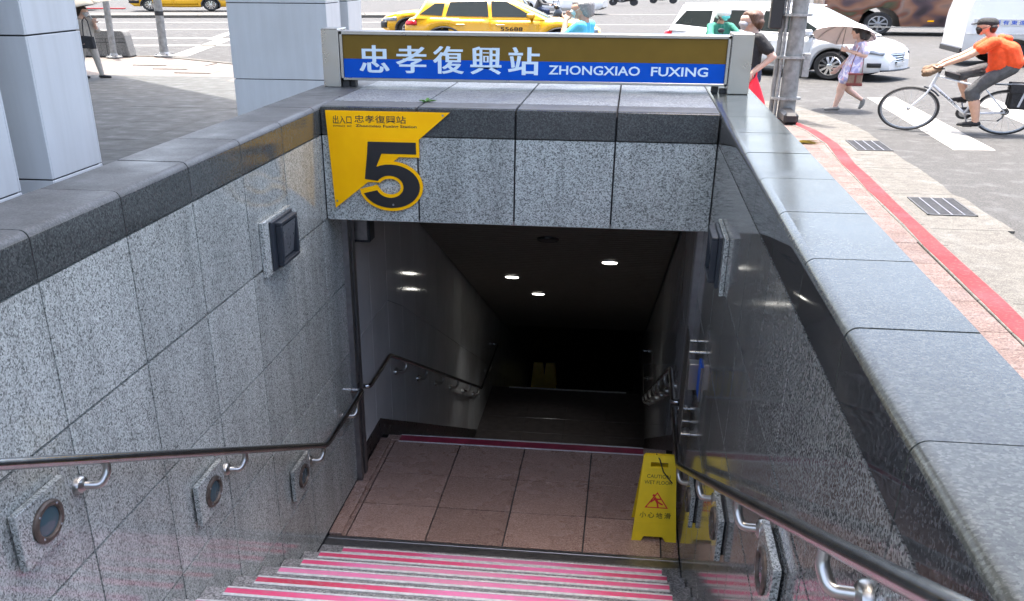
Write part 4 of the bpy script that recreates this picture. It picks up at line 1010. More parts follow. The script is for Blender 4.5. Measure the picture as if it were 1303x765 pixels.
SEDAN = dict(SUV, wr=0.32, top=[(-2.22, 0.80), (-2.1, 0.92), (-1.6, 0.96), (0.8, 0.92), (1.15, 0.92), (1.7, 0.86), (2.05, 0.74), (2.22, 0.58)],
    gh=dict(zb=0.92, zr=1.42, wb=0.83, wr=0.60, b0=-1.75, b1=1.12, r0=-1.05, r1=0.20),
    side_glass=[[(-1.30, 0.98), (-0.32, 0.98), (-0.36, 1.34), (-1.0, 1.32)], [(-0.24, 0.98), (0.70, 0.98), (0.12, 1.33), (-0.26, 1.34)]],
    doors=[[(-1.15, 0.32), (-0.28, 0.30), (-0.28, 0.88), (-1.25, 0.90)], [(-0.25, 0.30), (0.80, 0.32), (0.86, 0.86), (-0.25, 0.88)]], hz=0.78)
ROADZ = -0.046
def loft_lamp(par, P, name, xs, z0f, z1f, m, side, off=0.008):
    # lamp lens wrapped around the body corner
    def sec(x, z):
        zt = interp(P['top'], x); zb = interp(P['bot'], x); t = (z-zb)/(zt-zb); ww = P['w']*interp(P['plan'], x)
        tab = [(0.12, 0.97), (0.42, 1.0), (0.60, 0.985), (0.8, 0.968), (0.95, 0.93), (1.0, 0.80)]
        return side*(ww*interp(tab, t)+off)
    rows = []
    for x in xs:
        a, b = z0f(x), z1f(x); rows.append([(x+off*0.8*(1 if xs[0] > 0 else -1), sec(x, a+(b-a)*k/3), a+(b-a)*k/3) for k in range(4)])
    mb = MB(); mb.grid(rows, m); o = mb.obj(name, par, smooth=True); s = o.modifiers.new('thick', 'SOLIDIFY'); s.thickness = 0.02; s.offset = 0
    return o
def body_front(P, x0=None):
    pass
# ---- white minivan in the junction
mv = make_car('minivan', 'white minivan with chrome grille waiting behind the woman with the parasol', 'minivan', (4.2, 25.0, ROADZ), R(-36), 'paint_white', VAN7)
for s in (-1, 1):
    loft_lamp(mv, VAN7, 'headlight', [1.80, 1.95, 2.08, 2.18, 2.27, 2.33], lambda x: 0.70-(x-1.8)*0.13 if x < 2.2 else 0.648-(x-2.2)*0.3, lambda x: 0.80-(x-1.8)*0.14 if x < 2.2 else 0.744-(x-2.2)*0.6, 'lamp_clear', s)
    loft_lamp(mv, VAN7, 'fog_light', [2.13, 2.2, 2.27, 2.33], lambda x: 0.34, lambda x: 0.44, 'black_plastic', s, 0.006)
    loft_lamp(mv, VAN7, 'tail_light', [-2.40, -2.36, -2.28, -2.15], lambda x: 0.86, lambda x: min(1.0, interp(VAN7['top'], x)-0.06), 'lamp_red', s, 0.012)
for k in range(4):
    q = MB(); z = 0.46+k*0.055; xx = 2.40-(z-0.46)*0.10
    q.tube([(xx-0.14, -0.47, z+0.004), (xx-0.035, -0.36, z), (xx+0.022, -0.15, z), (xx+0.022, 0.15, z), (xx-0.035, 0.36, z), (xx-0.14, 0.47, z+0.004)], 0.016, 'chrome', 8); q.obj('grille_bar', mv, smooth=True)
q = MB(); q.grid([[(2.28-(z-0.42)*0.12, -0.50, z), (2.375-(z-0.42)*0.10, -0.38, z), (2.428-(z-0.42)*0.10, -0.15, z), (2.428-(z-0.42)*0.10, 0.15, z), (2.375-(z-0.42)*0.10, 0.38, z), (2.28-(z-0.42)*0.12, 0.50, z)] for z in (0.42, 0.55, 0.66)], 'black_plastic'); o = q.obj('grille', mv, smooth=True); o.modifiers.new('thick', 'SOLIDIFY').thickness = 0.01
B('number_plate', mv, 2.445, 2.455, -0.17, 0.17, 0.36, 0.44, 'aluminium_white', 0.002)
q = MB(); text(q, 'AVE-7577', lambda u, v: (2.457, -0.14+u*0.28, 0.38+v*0.045), 'sign_black', 0.01); 
q = MB(); q.tube([(2.36, -0.62, 0.26), (2.44, -0.2, 0.255), (2.44, 0.2, 0.255), (2.36, 0.62, 0.26)], 0.02, 'black_plastic', 8); q.obj('lower_lip', mv, smooth=True)
for s in (-1, 1):
    q = MB(); q.tube([(0.45, s*0.68, 1.67), (-0.8, s*0.69, 1.715), (-2.0, s*0.67, 1.69)], 0.014, 'chrome', 8); q.obj('roof_rail', mv, smooth=True)
    q = MB(); q.tube([(1.35, s*0.868, 1.04), (0.3, s*0.868, 1.055), (-1.2, s*0.868, 1.075), (-2.15, s*0.862, 1.14)], 0.010, 'chrome', 6); q.obj('window_trim', mv, smooth=True)
# ---- yellow taxis
def taxi(name, label, loc, rz, num=True, sc=(K*1.05, K, 1.0), P=SUV):
    t = make_car(name, label, 'taxi', loc, rz, 'paint_yellow', P, sc, 'yellow taxis in the street')
    for s in (-1, 1):
        loft_lamp(t, P, 'headlight', [1.72, 1.85, 1.98, 2.08, 2.15], lambda x: 0.64-(x-1.72)*0.06, lambda x: 0.78-(x-1.72)*0.16, 'lamp_clear', s)
        loft_lamp(t, P, 'tail_light', [-2.19, -2.14, -2.05, -1.92], lambda x: 0.80, lambda x: min(0.94, interp(P['top'], x)-0.03), 'lamp_red', s, 0.012)
        loft_lamp(t, P, 'front_bumper', [2.02, 2.10, 2.17, 2.215], lambda x: 0.36, lambda x: 0.62 if x < 2.2 else 0.56, 'black_plastic', s, 0.012)
        loft_lamp(t, P, 'rear_bumper', [-2.215, -2.17, -2.08, -1.95, -1.75], lambda x: 0.44, lambda x: 0.62, 'black_plastic', s, 0.012)
        for xc in P['wx']:
            q = MB(); ra = P['wr']*1.17
            q.tube([(xc+ra*math.cos(R(a)), s*(P['w']*1.0-0.012), P['wr']+ra*math.sin(R(a))) for a in range(-14, 195, 11)], 0.035, 'black_plastic', 8); q.obj('arch_trim', t, smooth=True)
    q = MB(); q.box(2.16, 2.20, -0.6, 0.6, 0.36, 0.62, 'black_plastic', 0.01); q.obj('grille', t)
    B('roof_sign', t, -0.42, -0.18, -0.2, 0.2, 1.60, 1.74, 'sign_yellow', 0.03)
    if num:
        q = MB(); text(q, '55688', lambda u, v: (-0.02+u*0.50, -0.9165+0.0, 0.655+v*0.115), 'sign_black', 0.02); q.obj('lettering', t)
    return t
taxi('taxi', 'yellow taxi numbered 55688 passing behind the station sign', (-4.46, 32.2, ROADZ), R(2), True, (K*1.09, K, 1.03))
taxi('taxi', 'yellow taxi facing the other way, half hidden behind the numbered taxi', (-7.2, 40.0, ROADZ), R(182), False)
a = math.atan2(1.02, 3.73); taxi('taxi', 'yellow taxi beyond the median, seen between the two white columns', (-29.55, 65.0, 0.0), a, False)
tp = make_car('parked_car', 'dark car beyond the red kerb line, cut by the top edge', 'car', (-38.5, 64.0, 0.0), a, 'paint_dark', SEDAN)
for s in (-1, 1): loft_lamp(tp, SEDAN, 'tail_light', [-2.19, -2.14, -2.05], lambda x: 0.74, lambda x: 0.86, 'lamp_red', s, 0.012)
cs = make_car('sedan', 'silver white car across the junction, behind the man in blue', 'car', (-4.9, 66.6, ROADZ), R(172), 'paint_white', SEDAN)
# ---- bus with printed sides
bus = empty('bus', (17.0, 46.6, ROADZ), 0.0, (K, K, 1), label='tour bus wrapped in a brown and orange mural', cat='bus')
def bus_body():
    L0, L1, hw, zb, zt = -6.3, 5.5, 1.22, 0.32, 3.1; wx = (-4.55, 2.6); rows = []
    for k in range(97):
        x = L0+(L1-L0)*k/96; z0 = zb
        for xc in wx:
            d = abs(x-xc)
            if d < 0.64: z0 = max(z0, 0.46+math.sqrt(0.64**2-d*d))
        f = 1.0-0.05*max(0, (abs(x+0.4)-5.6)/0.3)**2
        half = [(hw*0.98*f, z0), (hw*f, z0+0.05), (hw*f, 1.45), (hw*0.99*f, 2.4), (hw*0.95*f, zt-0.12), (hw*0.8*f, zt), (0, zt+0.04)]
        rows.append([(x, -a, b) for a, b in half]+[(x, a, b) for a, b in half[-2::-1]])
    mb = MB(); mb.grid(rows, 'bus_mural'); m = len(rows[0]); mb.add(rows[0], [tuple(range(m))], 'bus_mural'); mb.add(rows[-1], [tuple(range(m))[::-1]], 'bus_mural')
    vs = [];
    for r in rows: vs += [r[0], r[-1]]
    mb.add(vs, [(2*i, 2*i+1, 2*i+3, 2*i+2) for i in range(len(rows)-1)], 'black_plastic')
    mb.obj('body', bus, smooth=True, fix=True)
    for xc in wx:
        for s in (-1, 1): wheel(bus, xc, s*(hw-0.16), 0.46, 0.28, 'steel_dull', 8, s)
    for k in range(5):
        for s in (-1, 1): x = -5.4+k*2.1; B('window', bus, x, x+1.95, min(s*1.205, s*1.222), max(s*1.205, s*1.222), 1.55, 2.45, 'car_glass', 0.004)
    for s in (-1, 1): B('skirt_trim', bus, -6.2, 5.4, min(s*1.215, s*1.235), max(s*1.215, s*1.235), 0.31, 0.36, 'steel', 0.003)
    for k in range(3): B('vent_slat', bus, -1.7-0.0, -0.9, -1.235, -1.22, 0.45+k*0.11, 0.51+k*0.11, 'steel_dull', 0.003)
    B('marker_lamp', bus, -3.05, -2.85, -1.236, -1.22, 0.56, 0.61, 'sign_yellow', 0.003)
bus_body()
# ---- white delivery van
van = empty('delivery_van', (13.15, 29.35, ROADZ), 0.0, (K, K, 1), label='white delivery van with blue company lettering, cut by the picture edge', cat='van')
def van_body():
    L0, L1, hw, zb = -2.42, 2.45, 0.9, 0.36; wx = (-1.36, 1.4); rows = []
    top = [(-2.42, 1.50), (-2.40, 1.62), (-2.32, 1.98), (-2.1, 2.06), (1.2, 2.06), (1.6, 1.95), (2.2, 1.15), (2.45, 0.9)]
    for k in range(85):
        x = L0+(L1-L0)*k/84; z0 = zb; zt = interp(top, x)
        for xc in wx:
            d = abs(x-xc)
            if d < 0.42: z0 = max(z0, 0.33+math.sqrt(0.42**2-d*d))
        f = 1-0.10*max(0, (abs(x)-2.2)/0.3)**2
        half = [(hw*0.96*f, z0), (hw*f, z0+0.05), (hw*f, max(z0+0.08, min(1.05, zt-0.15))), (hw*0.985*f, max(z0+0.1, min(1.25, zt-0.1))), (hw*0.93*f, zt-0.07), (hw*0.85*f, zt), (0, zt+0.03)]
        rows.append([(x, -a, b) for a, b in half]+[(x, a, b) for a, b in half[-2::-1]])
    mb = MB(); mb.grid(rows, 'paint_white'); m = len(rows[0]); mb.add(rows[0], [tuple(range(m))], 'paint_white'); mb.add(rows[-1], [tuple(range(m))[::-1]], 'paint_white')
    vs = []
    for r in rows: vs += [r[0], r[-1]]
    mb.add(vs, [(2*i, 2*i+1, 2*i+3, 2*i+2) for i in range(len(rows)-1)], 'black_plastic')
    mb.obj('body', van, smooth=True, fix=True)
    for xc in wx:
        for s in (-1, 1): wheel(van, xc, s*(hw-0.13), 0.33, 0.2, 'steel_dull', 12, s)
    B('rear_bumper', van, -2.46, -2.3, -0.85, 0.85, 0.34, 0.50, 'black_plastic', 0.02)
    for s in (-1, 1):
        B('side_moulding', van, -2.42, 1.9, min(s*0.905, s*0.915), max(s*0.905, s*0.915), 0.86, 0.90, 'aluminium_white', 0.004)
        B('fuel_flap', van, -1.95, -1.8, min(s*0.9, s*0.908), max(s*0.9, s*0.908), 0.98, 1.06, 'paint_white', 0.004)
        B('door_handle', van, -2.0, -1.82, min(s*0.9, s*0.925), max(s*0.9, s*0.925), 0.93, 0.96, 'black_plastic', 0.006)
    mb = MB()
    for i, ch in enumerate('司公限有東遠木'): text(mb, ch, lambda u, v, i=i: (-2.22+i*0.17+u*0.13, -0.912, 1.13+v*0.12), 'blue_print', 0.015)
    mb.obj('lettering', van)
    B('print_band', van, -2.3, 1.0, -0.909, -0.89, 1.10, 1.28, 'aluminium_white', 0.002)
    for x in (-1.2, 0.2): B('window', van, x, x+1.2, -0.88, -0.86, 1.42, 1.86, 'car_glass', 0.004)
van_body()

# ================================================================== people: one continuous body each
def bake(mb, voxel, it=3, fac=0.5):
    me = mb.mesh('tmp', fix=False); o = bpy.data.objects.new('tmp', me); COL.objects.link(o)
    r = o.modifiers.new('r', 'REMESH'); r.mode = 'VOXEL'; r.voxel_size = voxel; r.use_smooth_shade = True
    if it: s = o.modifiers.new('s', 'SMOOTH'); s.factor = fac; s.iterations = it
    dg = bpy.context.evaluated_depsgraph_get(); out = bpy.data.meshes.new_from_object(o.evaluated_get(dg))
    bpy.data.objects.remove(o); bpy.data.meshes.remove(me); return out
class Body:
    def __init__(s): s.p = []
    def cap(s, a, ra, b, rb, m): s.p.append((Vector(a), ra, Vector(b), rb, m)); return s
    def ell(s, c, r, m):           # ellipsoid as a fan of capsules along its longest axis is avoided: kept as own primitive
        s.p.append((Vector(c), tuple(r), None, None, m)); return s
    def limb(s, pts, rs, m):
        for a, b, ra, rb in zip(pts[:-1], pts[1:], rs[:-1], rs[1:]): s.cap(a, ra, b, rb, m)
        return s
    def hand(s, wrist, tip, side, curl, m, k=1.0):
        w_, d = Vector(wrist), (Vector(tip)-Vector(wrist)).normalized(); sd = Vector(side); sd = (sd-d*sd.dot(d)).normalized(); nn = d.cross(sd)
        s.cap(w_, 0.024*k, w_+d*0.05*k+sd*0.015*k, 0.026*k, m); s.cap(w_, 0.024*k, w_+d*0.05*k-sd*0.018*k, 0.026*k, m)
        for i, (o, L) in enumerate(((0.033, 0.062), (0.012, 0.072), (-0.011, 0.068), (-0.033, 0.052))):
            a = w_+d*0.075*k+sd*o*k; b = a+(d*math.cos(curl*0.6)+nn*math.sin(curl*0.6))*L*0.5*k; c = b+(d*math.cos(curl*1.6)+nn*math.sin(curl*1.6))*L*0.5*k
            s.cap(a, 0.0105*k, b, 0.010*k, m); s.cap(b, 0.010*k, c, 0.009*k, m)
        a = w_+d*0.02*k+sd*0.03*k; b = a+(d*0.55+sd*0.75+nn*0.25).normalized()*0.04*k; c = b+(d*0.9+sd*0.2+nn*0.35).normalized()*0.032*k
        s.cap(a, 0.0125*k, b, 0.0115*k, m); s.cap(b, 0.0115*k, c, 0.010*k, m); return s
    def head(s, c, face, m, k=1.0, up=(0, 0, 1)):
        c, f, u_ = Vector(c), Vector(face).normalized(), Vector(up); r_ = f.cross(u_).normalized()
        for i in range(5): s.cap(c+u_*0.022*k+f*(0.035-0.02*i)*k, 0.078*k, c+u_*0.022*k-f*0.03*k, 0.084*k, m)
        s.cap(c+u_*0.02*k+f*0.03*k, 0.068*k, c-u_*0.085*k+f*0.055*k, 0.032*k, m)      # face and chin
        s.cap(c-u_*0.03*k-r_*0.035*k+f*0.02*k, 0.04*k, c-u_*0.03*k+r_*0.035*k+f*0.02*k, 0.04*k, m)
        s.cap(c+u_*0.018*k+f*0.092*k, 0.009*k, c-u_*0.018*k+f*0.112*k, 0.013*k, m)     # nose
        s.cap(c-u_*0.05*k+f*0.088*k-r_*0.018*k, 0.008*k, c-u_*0.05*k+f*0.088*k+r_*0.018*k, 0.008*k, m)  # lips
        for sg_ in (-1, 1): s.cap(c+r_*sg_*0.078*k+u_*0.018*k-f*0.005*k, 0.014*k, c+r_*sg_*0.078*k-u_*0.022*k, 0.011*k, m)
        s.frame = (c, f, u_, r_, k); return s
    def build(s, par, voxel=0.011, it=3, name='body'):
        mb = MB()
        for (a, ra, b, rb, m) in s.p:
            if b is None: mb.ball(a, ra, m, 18, 12)
            else: mb.capsule(a, ra, b, rb, m, 12)
        me = bake(mb, voxel, it)
        n = len(me.polygons); cen = np.empty(n*3); me.polygons.foreach_get('center', cen); cen = cen.reshape(n, 3)
        best = np.full(n, 1e9); idx = np.zeros(n, int); mats = []
        for (a, ra, b, rb, m) in s.p:
            if m not in mats: mats.append(m)
            if b is None:
                rr = np.array(ra); d = (np.linalg.norm((cen-np.array(a))/rr, axis=1)-1)*rr.min()
            else:
                A, Bv = np.array(a), np.array(b); ab = Bv-A; t = np.clip(((cen-A)@ab)/max(1e-9, ab@ab), 0, 1)
                d = np.linalg.norm(cen-(A+t[:, None]*ab), axis=1)-(ra+(rb-ra)*t)
            msk = d < best-1e-6; best[msk] = d[msk]; idx[msk] = mats.index(m)
        me.materials.clear()
        for m in mats: me.materials.append(MATS[m])
        me.polygons.foreach_set('material_index', idx.astype('i4')); me.polygons.foreach_set('use_smooth', np.ones(n, bool)); me.update()
        o = bpy.data.objects.new(name, me); COL.objects.link(o); o.parent = par; return o
    def face(s, par, mask=None, glasses=False):
        c, f, u_, r_, k = s.frame
        for sg_ in (-1, 1):
            e = c+u_*0.012*k+f*0.088*k+r_*sg_*0.032*k
            q = MB(); q.ball(e, 0.0125*k, 'cloth_white', 10, 7); o = q.obj('eye', par, smooth=True); q = MB(); q.ball(e+f*0.007*k, 0.0075*k, 'hair_black', 8, 6); q.obj('pupil', o, smooth=True)
            q = MB(); q.capsule(e+u_*0.026*k-r_*0.014*k+f*0.002, 0.004*k, e+u_*0.028*k+r_*0.016*k-f*0.002, 0.0035*k, 'hair_black', 6); q.obj('eyebrow', par)
        if mask:
            b = Body(); b.cap(c-u_*0.028*k+f*0.075*k-r_*0.03*k, 0.042*k, c-u_*0.028*k+f*0.075*k+r_*0.03*k, 0.042*k, mask).cap(c-u_*0.01*k+f*0.09*k, 0.03*k, c-u_*0.075*k+f*0.07*k, 0.034*k, mask)
            mo = b.build(par, 0.008, 2, 'face_mask')
            for sg_ in (-1, 1):
                q = MB(); q.tube([c+r_*sg_*0.07*k+f*0.05*k-u_*0.02*k, c+r_*sg_*0.09*k-f*0.015*k+u_*0.015*k], 0.003, mask, 5); q.obj('ear_loop', mo)
def hair(par, c, prims, m, voxel=0.011):
    b = Body()
    for p in prims: b.cap(Vector(c)+Vector(p[0]), p[1], Vector(c)+Vector(p[2]), p[3], m)
    return b.build(par, voxel, 2, 'hair')

# local axes of every figure: +x is where the person faces, z up;  rz turns them
# ------------------------------------------------------------------ woman with a parasol on the crossing
p1 = empty('person', (4.28, 15.95, -0.022), R(180), (K, K, 1.0), label='woman in a floral dress walking under a pale parasol by the gutter', cat='person')
b = Body(); S, D = 'skin_pale', 'cloth_floral'
b.head((-0.10, 0, 1.415), (1, 0, -0.08), S, 0.97)
b.cap((-0.12, 0, 1.34), 0.045, (-0.135, 0, 1.26), 0.05, S)
for yy in (-0.10, 0, 0.10): b.cap((-0.14, yy, 1.20), 0.068, (-0.13, yy*0.9, 1.0), 0.085, D)
for yy in (-0.08, 0, 0.08): b.cap((-0.12, yy, 1.0), 0.095, (-0.08, yy*1.2, 0.82), 0.105, D); b.cap((-0.08, yy*1.2, 0.82), 0.105, (-0.03, yy*1.3, 0.60), 0.115, D)
b.cap((-0.02, 0.08, 0.62), 0.10, (0.02, 0.09, 0.57), 0.085, D).cap((-0.06, -0.08, 0.62), 0.10, (-0.05, -0.09, 0.57), 0.085, D)
b.limb([(-0.16, 0.155, 1.215), (-0.19, 0.185, 1.09)], [0.056, 0.062], D); b.limb([(-0.18, 0.18, 1.10), (-0.19, 0.20, 1.02), (-0.07, 0.14, 1.06), (0.03, 0.06, 1.10)], [0.043, 0.038, 0.034, 0.026], S)
b.hand((0.03, 0.06, 1.10), (0.12, 0.03, 1.12), (0, 0.3, 1), 1.1, S)
b.limb([(-0.14, -0.155, 1.215), (-0.12, -0.185, 1.09)], [0.056, 0.062], D); b.limb([(-0.12, -0.185, 1.09), (-0.07, -0.20, 0.95), (0.03, -0.17, 0.82), (0.09, -0.15, 0.76)], [0.043, 0.038, 0.032, 0.026], S)
b.hand((0.09, -0.15, 0.76), (0.14, -0.14, 0.68), (1, 0.4, 0.3), 0.5, S)
b.limb([(0.01, 0.075, 0.60), (0.055, 0.075, 0.40), (0.045, 0.075, 0.34), (0.09, 0.075, 0.085)], [0.075, 0.056, 0.055, 0.034], S)
b.limb([(-0.05, -0.08, 0.60), (-0.075, -0.08, 0.39), (-0.11, -0.08, 0.35), (-0.29, -0.085, 0.20)], [0.075, 0.056, 0.055, 0.034], S)
b.limb([(0.06, 0.075, 0.045), (0.15, 0.08, 0.032), (0.225, 0.085, 0.024)], [0.038, 0.036, 0.026], 'shoe_grey'); b.cap((0.05, 0.075, 0.02), 0.024, (0.23, 0.085, 0.014), 0.02, 'shoe_grey')
b.limb([(-0.325, -0.085, 0.185), (-0.32, -0.085, 0.10), (-0.29, -0.085, 0.035)], [0.036, 0.036, 0.026], 'shoe_grey')
b.build(p1, 0.0095, 3); b.face(p1)
hair(p1, (-0.10, 0, 1.415), [((0.03, 0, 0.055), 0.078, (-0.05, 0, 0.04), 0.092), ((-0.04, 0, 0.05), 0.095, (-0.085, 0, -0.06), 0.082), ((-0.03, 0.06, 0.03), 0.055, (-0.035, 0.082, -0.085), 0.034), ((-0.03, -0.06, 0.03), 0.055, (-0.035, -0.082, -0.085), 0.034), ((-0.09, 0.05, -0.03), 0.05, (-0.10, 0.05, -0.11), 0.035), ((-0.09, -0.05, -0.03), 0.05, (-0.10, -0.05, -0.11), 0.035), ((0.06, 0.045, 0.075), 0.032, (0.05, 0.075, 0.0), 0.02), ((0.06, -0.045, 0.075), 0.032, (0.05, -0.075, 0.0), 0.02)], 'hair_black', 0.010)
def umbrella(label, loc, rz, tilt, rad, hgt, shaft, m, lean=0.0, zs=1.0):
    t = empty('umbrella', loc, rz, (K, K, zs), label=label, cat='umbrella'); rot = Matrix.Rotation(tilt, 3, 'Y') @ Matrix.Rotation(lean, 3, 'X')
    n = 8
    def cv(a, s): 
        g = 1.0-0.045*(1-abs(math.cos(4*a)))*s; return rot @ Vector((rad*math.sin(s*R(62))/math.sin(R(62))*math.cos(a)*g, rad*math.sin(s*R(62))/math.sin(R(62))*math.sin(a)*g, shaft-hgt*(1-math.cos(s*R(62)))/(1-math.cos(R(62)))-0.018*s*s*(1-abs(math.cos(4*a)))*0))
    for k in range(n):
        q = MB(); rows = []
        for i in range(8):
            s_ = i/7; rows.append([cv(2*PI*(k+j/4)/n, max(s_, 0.01))+Vector((0, 0, -0.022*s_*s_*math.sin(PI*j/4))) * (-0.6) for j in range(5)])
        q.grid(rows, m); o = q.obj('canopy_panel', t, smooth=True); o.modifiers.new('thick', 'SOLIDIFY').thickness = 0.003
    for k in range(n):
        q = MB(); q.tube([cv(2*PI*k/n, s_/5)-rot @ Vector((0, 0, 0.006)) for s_ in range(6)], 0.003, 'steel_dull', 5); q.obj('rib', t)
    q = MB(); q.tube([rot @ Vector((0, 0, 0.0)), rot @ Vector((0, 0, shaft+0.04))], 0.006, 'steel', 8); q.obj('shaft', t)
    q = MB(); q.capsule(rot @ Vector((0, 0, -0.09)), 0.012, rot @ Vector((0, 0, 0.03)), 0.013, 'black_plastic', 8); q.obj('handle', t)
    return t
umbrella('pale pink parasol held by the woman in the floral dress', (4.28-0.11*K, 15.95+0.05*K, 1.06), R(180), R(-8), 0.45, 0.24, 0.52, 'umbrella_pink', R(24))
hb = empty('handbag', (4.28+0.10*K, 15.95-0.20*K, 0.46), R(180), (K, K, 1), label='checked brown shoulder bag of the woman in the floral dress', cat='bag')
q = MB(); q.prism([(-0.105, 0.0), (0.105, 0.0), (0.095, 0.225), (-0.095, 0.225)], lambda u, v, d: (u, d, v), -0.03, 0.04, 'bag_check'); q.obj('pouch', hb, bevel=0.012, fix=True)
B('base_trim', hb, -0.108, 0.108, -0.034, 0.044, -0.005, 0.055, 'leather_red', 0.008); B('top_trim', hb, -0.1, 0.1, -0.034, 0.044, 0.19, 0.228, 'leather_red', 0.006); B('front_band', hb, -0.014, 0.014, 0.04, 0.047, 0.05, 0.2, 'leather_red', 0.003)
q = MB(); q.tube([(0.09, 0.0, 0.21), (0.06, -0.01, 0.45), (-0.02, -0.06, 0.76), (-0.05, -0.13, 0.83), (-0.09, -0.10, 0.70), (-0.09, 0.0, 0.21)], 0.006, 'leather_red', 6); q.obj('strap', hb)

# ------------------------------------------------------------------ cyclist
RZB = math.atan2(0.36, -1.58); BK = (1.5, 1.42, 1.05)
bl = (6.49, 12.91, ROADZ)
bike = empty('bicycle', bl, RZB, BK, label='silver trekking bicycle ridden across the zebra crossing', cat='bicycle')
WR = 0.345
def bike_wheel(x, nm):
    w_ = empty('wheel', (x, 0, WR)); w_.parent = bike
    q = MB(); q.lathe([(WR-0.034+0.017*(1+math.cos(a))*1.0, 0.017*math.sin(a)) for a in [2*PI*k/8 for k in range(8)]], (0, 0, 0), 'y', 'rubber', 48, closed=True); q.obj('tyre', w_, smooth=True, fix=True)
    q = MB(); q.lathe([(WR-0.048, -0.009), (WR-0.030, -0.011), (WR-0.030, 0.011), (WR-0.048, 0.009)], (0, 0, 0), 'y', 'steel_dull', 48, closed=True); q.obj('rim', w_, smooth=True, fix=True)
    q = MB(); q.lathe([(0.016, -0.045), (0.022, -0.03), (0.014, 0), (0.022, 0.03), (0.016, 0.045)], (0, 0, 0), 'y', 'steel_dull', 12); q.obj('hub', w_, smooth=True, fix=True)
    for k in range(20):
        a = 2*PI*k/20; s = 1 if k % 2 else -1; q = MB(); q.tube([(0.018*math.cos(a+0.5*s), s*0.028, 0.018*math.sin(a+0.5*s)), ((WR-0.045)*math.cos(a), 0, (WR-0.045)*math.sin(a))], 0.0016, 'steel', 4); q.obj('spoke', w_)
bike_wheel(1.05, 'f'); bike_wheel(0.0, 'r')
def tb(nm, pts, r, m='paint_silver', seg=10, par=bike): q = MB(); q.tube(pts, r, m, seg); return q.obj(nm, par, smooth=True)
BB = (0.43, 0, 0.30); HT, HBt = (0.79, 0, 0.90), (0.845, 0, 0.70); ST = (0.235, 0, 0.80)
fr = tb('frame', [HT, HBt], 0.022)
tb('top_tube', [(0.80, 0, 0.86), (0.27, 0, 0.70)], 0.017, par=fr); dt = tb('down_tube', [(0.84, 0, 0.73), BB], 0.022, par=fr); tb('seat_tube', [BB, ST], 0.017, par=fr)
for s in (-1, 1):
    tb('chain_stay', [(0.41, s*0.03, 0.30), (0.0, s*0.065, WR)], 0.010, par=fr); tb('seat_stay', [(0.27, s*0.02, 0.70), (0.0, s*0.065, WR)], 0.008, par=fr); tb('fork', [(0.85, s*0.045, 0.68), (0.90, s*0.055, 0.56), (1.05, s*0.055, WR)], [0.015, 0.014, 0.008], par=fr)
tb('fork_crown', [(0.85, -0.05, 0.68), (0.85, 0.05, 0.68)], 0.018, par=fr)
q = MB(); text(q, 'GIANT', lambda u, v: (0.74-u*0.20, 0.0235-0.0, 0.622-u*0.195+(v-0.5)*0.034*0.9), 'sign_black', 0.02); o = q.obj('lettering', fr)
q = MB(); text(q, 'GIANT', lambda u, v: (0.54+u*0.20, -0.0235, 0.427+u*0.195+(v-0.5)*0.034*0.9), 'sign_black', 0.02); o = q.obj('lettering', fr)
tb('seat_post', [ST, (0.20, 0, 0.93)], 0.014, 'steel_dull'); q = MB(); q.capsule((0.08, 0, 0.955), 0.06, (0.20, 0, 0.955), 0.045, 'black_plastic'); q.capsule((0.18, 0, 0.955), 0.042, (0.34, 0, 0.95), 0.02, 'black_plastic'); q.v = [(x, y, 0.955+(z-0.955)*0.5) for x, y, z in q.v]; q.obj('saddle', bike, smooth=True)
tb('stem', [HT, (0.77, 0, 0.98), (0.82, 0, 1.0)], 0.015, 'black_plastic'); tb('handlebar', [(0.76, -0.30, 1.0), (0.81, -0.12, 1.0), (0.82, 0, 1.0), (0.81, 0.12, 1.0), (0.76, 0.30, 1.0)], 0.013, 'black_plastic')
for s in (-1, 1):
    q = MB(); q.capsule((0.80, s*0.20, 0.995), 0.04, (0.92, s*0.27, 0.93), 0.06, 'wicker'); q.capsule((0.86, s*0.22, 0.97), 0.05, (0.95, s*0.24, 0.90), 0.035, 'wicker'); q.obj('hand_muff', bike, smooth=True)
q = MB(); q.box(0.55, 0.73, -0.035, 0.035, 0.80, 0.90, 'black_plastic', 0.02); q.v = [(x, y, z+(x-0.55)*0.35) for x, y, z in q.v]; q.obj('frame_bag', bike, smooth=True)
q = MB(); q.lathe([(0.085, -0.003), (0.095, 0), (0.085, 0.003)], (BB[0], -0.055, BB[2]), 'y', 'black_plastic', 28); q.lathe([(0.05, -0.004), (0.06, 0), (0.05, 0.004)], (BB[0], -0.045, BB[2]), 'y', 'steel_dull', 24); q.obj('chainring', bike, fix=True)
q = MB(); q.lathe([(0.045, -0.012), (0.05, 0), (0.035, 0.016)], (0, -0.045, WR), 'y', 'black_plastic', 20); q.obj('sprockets', bike, fix=True)
tb('derailleur', [(0.0, -0.05, WR-0.02), (0.015, -0.055, 0.25), (0.06, -0.055, 0.20)], 0.011, 'black_plastic', 8)
q = MB(); q.tube([(BB[0], -0.05, BB[2]+0.088), (0, -0.05, WR+0.045)], 0.004, 'black_plastic', 5); q.tube([(BB[0], -0.05, BB[2]-0.088), (0.06, -0.05, 0.20)], 0.004, 'black_plastic', 5); q.obj('chain', bike)
for s, dx, dz in ((1, -0.05, -0.165), (-1, 0.05, 0.165)):
    cr = tb('crank', [(BB[0], s*0.06, BB[2]), (BB[0]+dx, s*0.085, BB[2]+dz)], 0.011, 'steel_dull', 8)
    B('pedal', cr, BB[0]+dx-0.05, BB[0]+dx+0.05, min(s*0.09, s*0.19), max(s*0.09, s*0.19), BB[2]+dz-0.011, BB[2]+dz+0.011, 'black_plastic', 0.004)
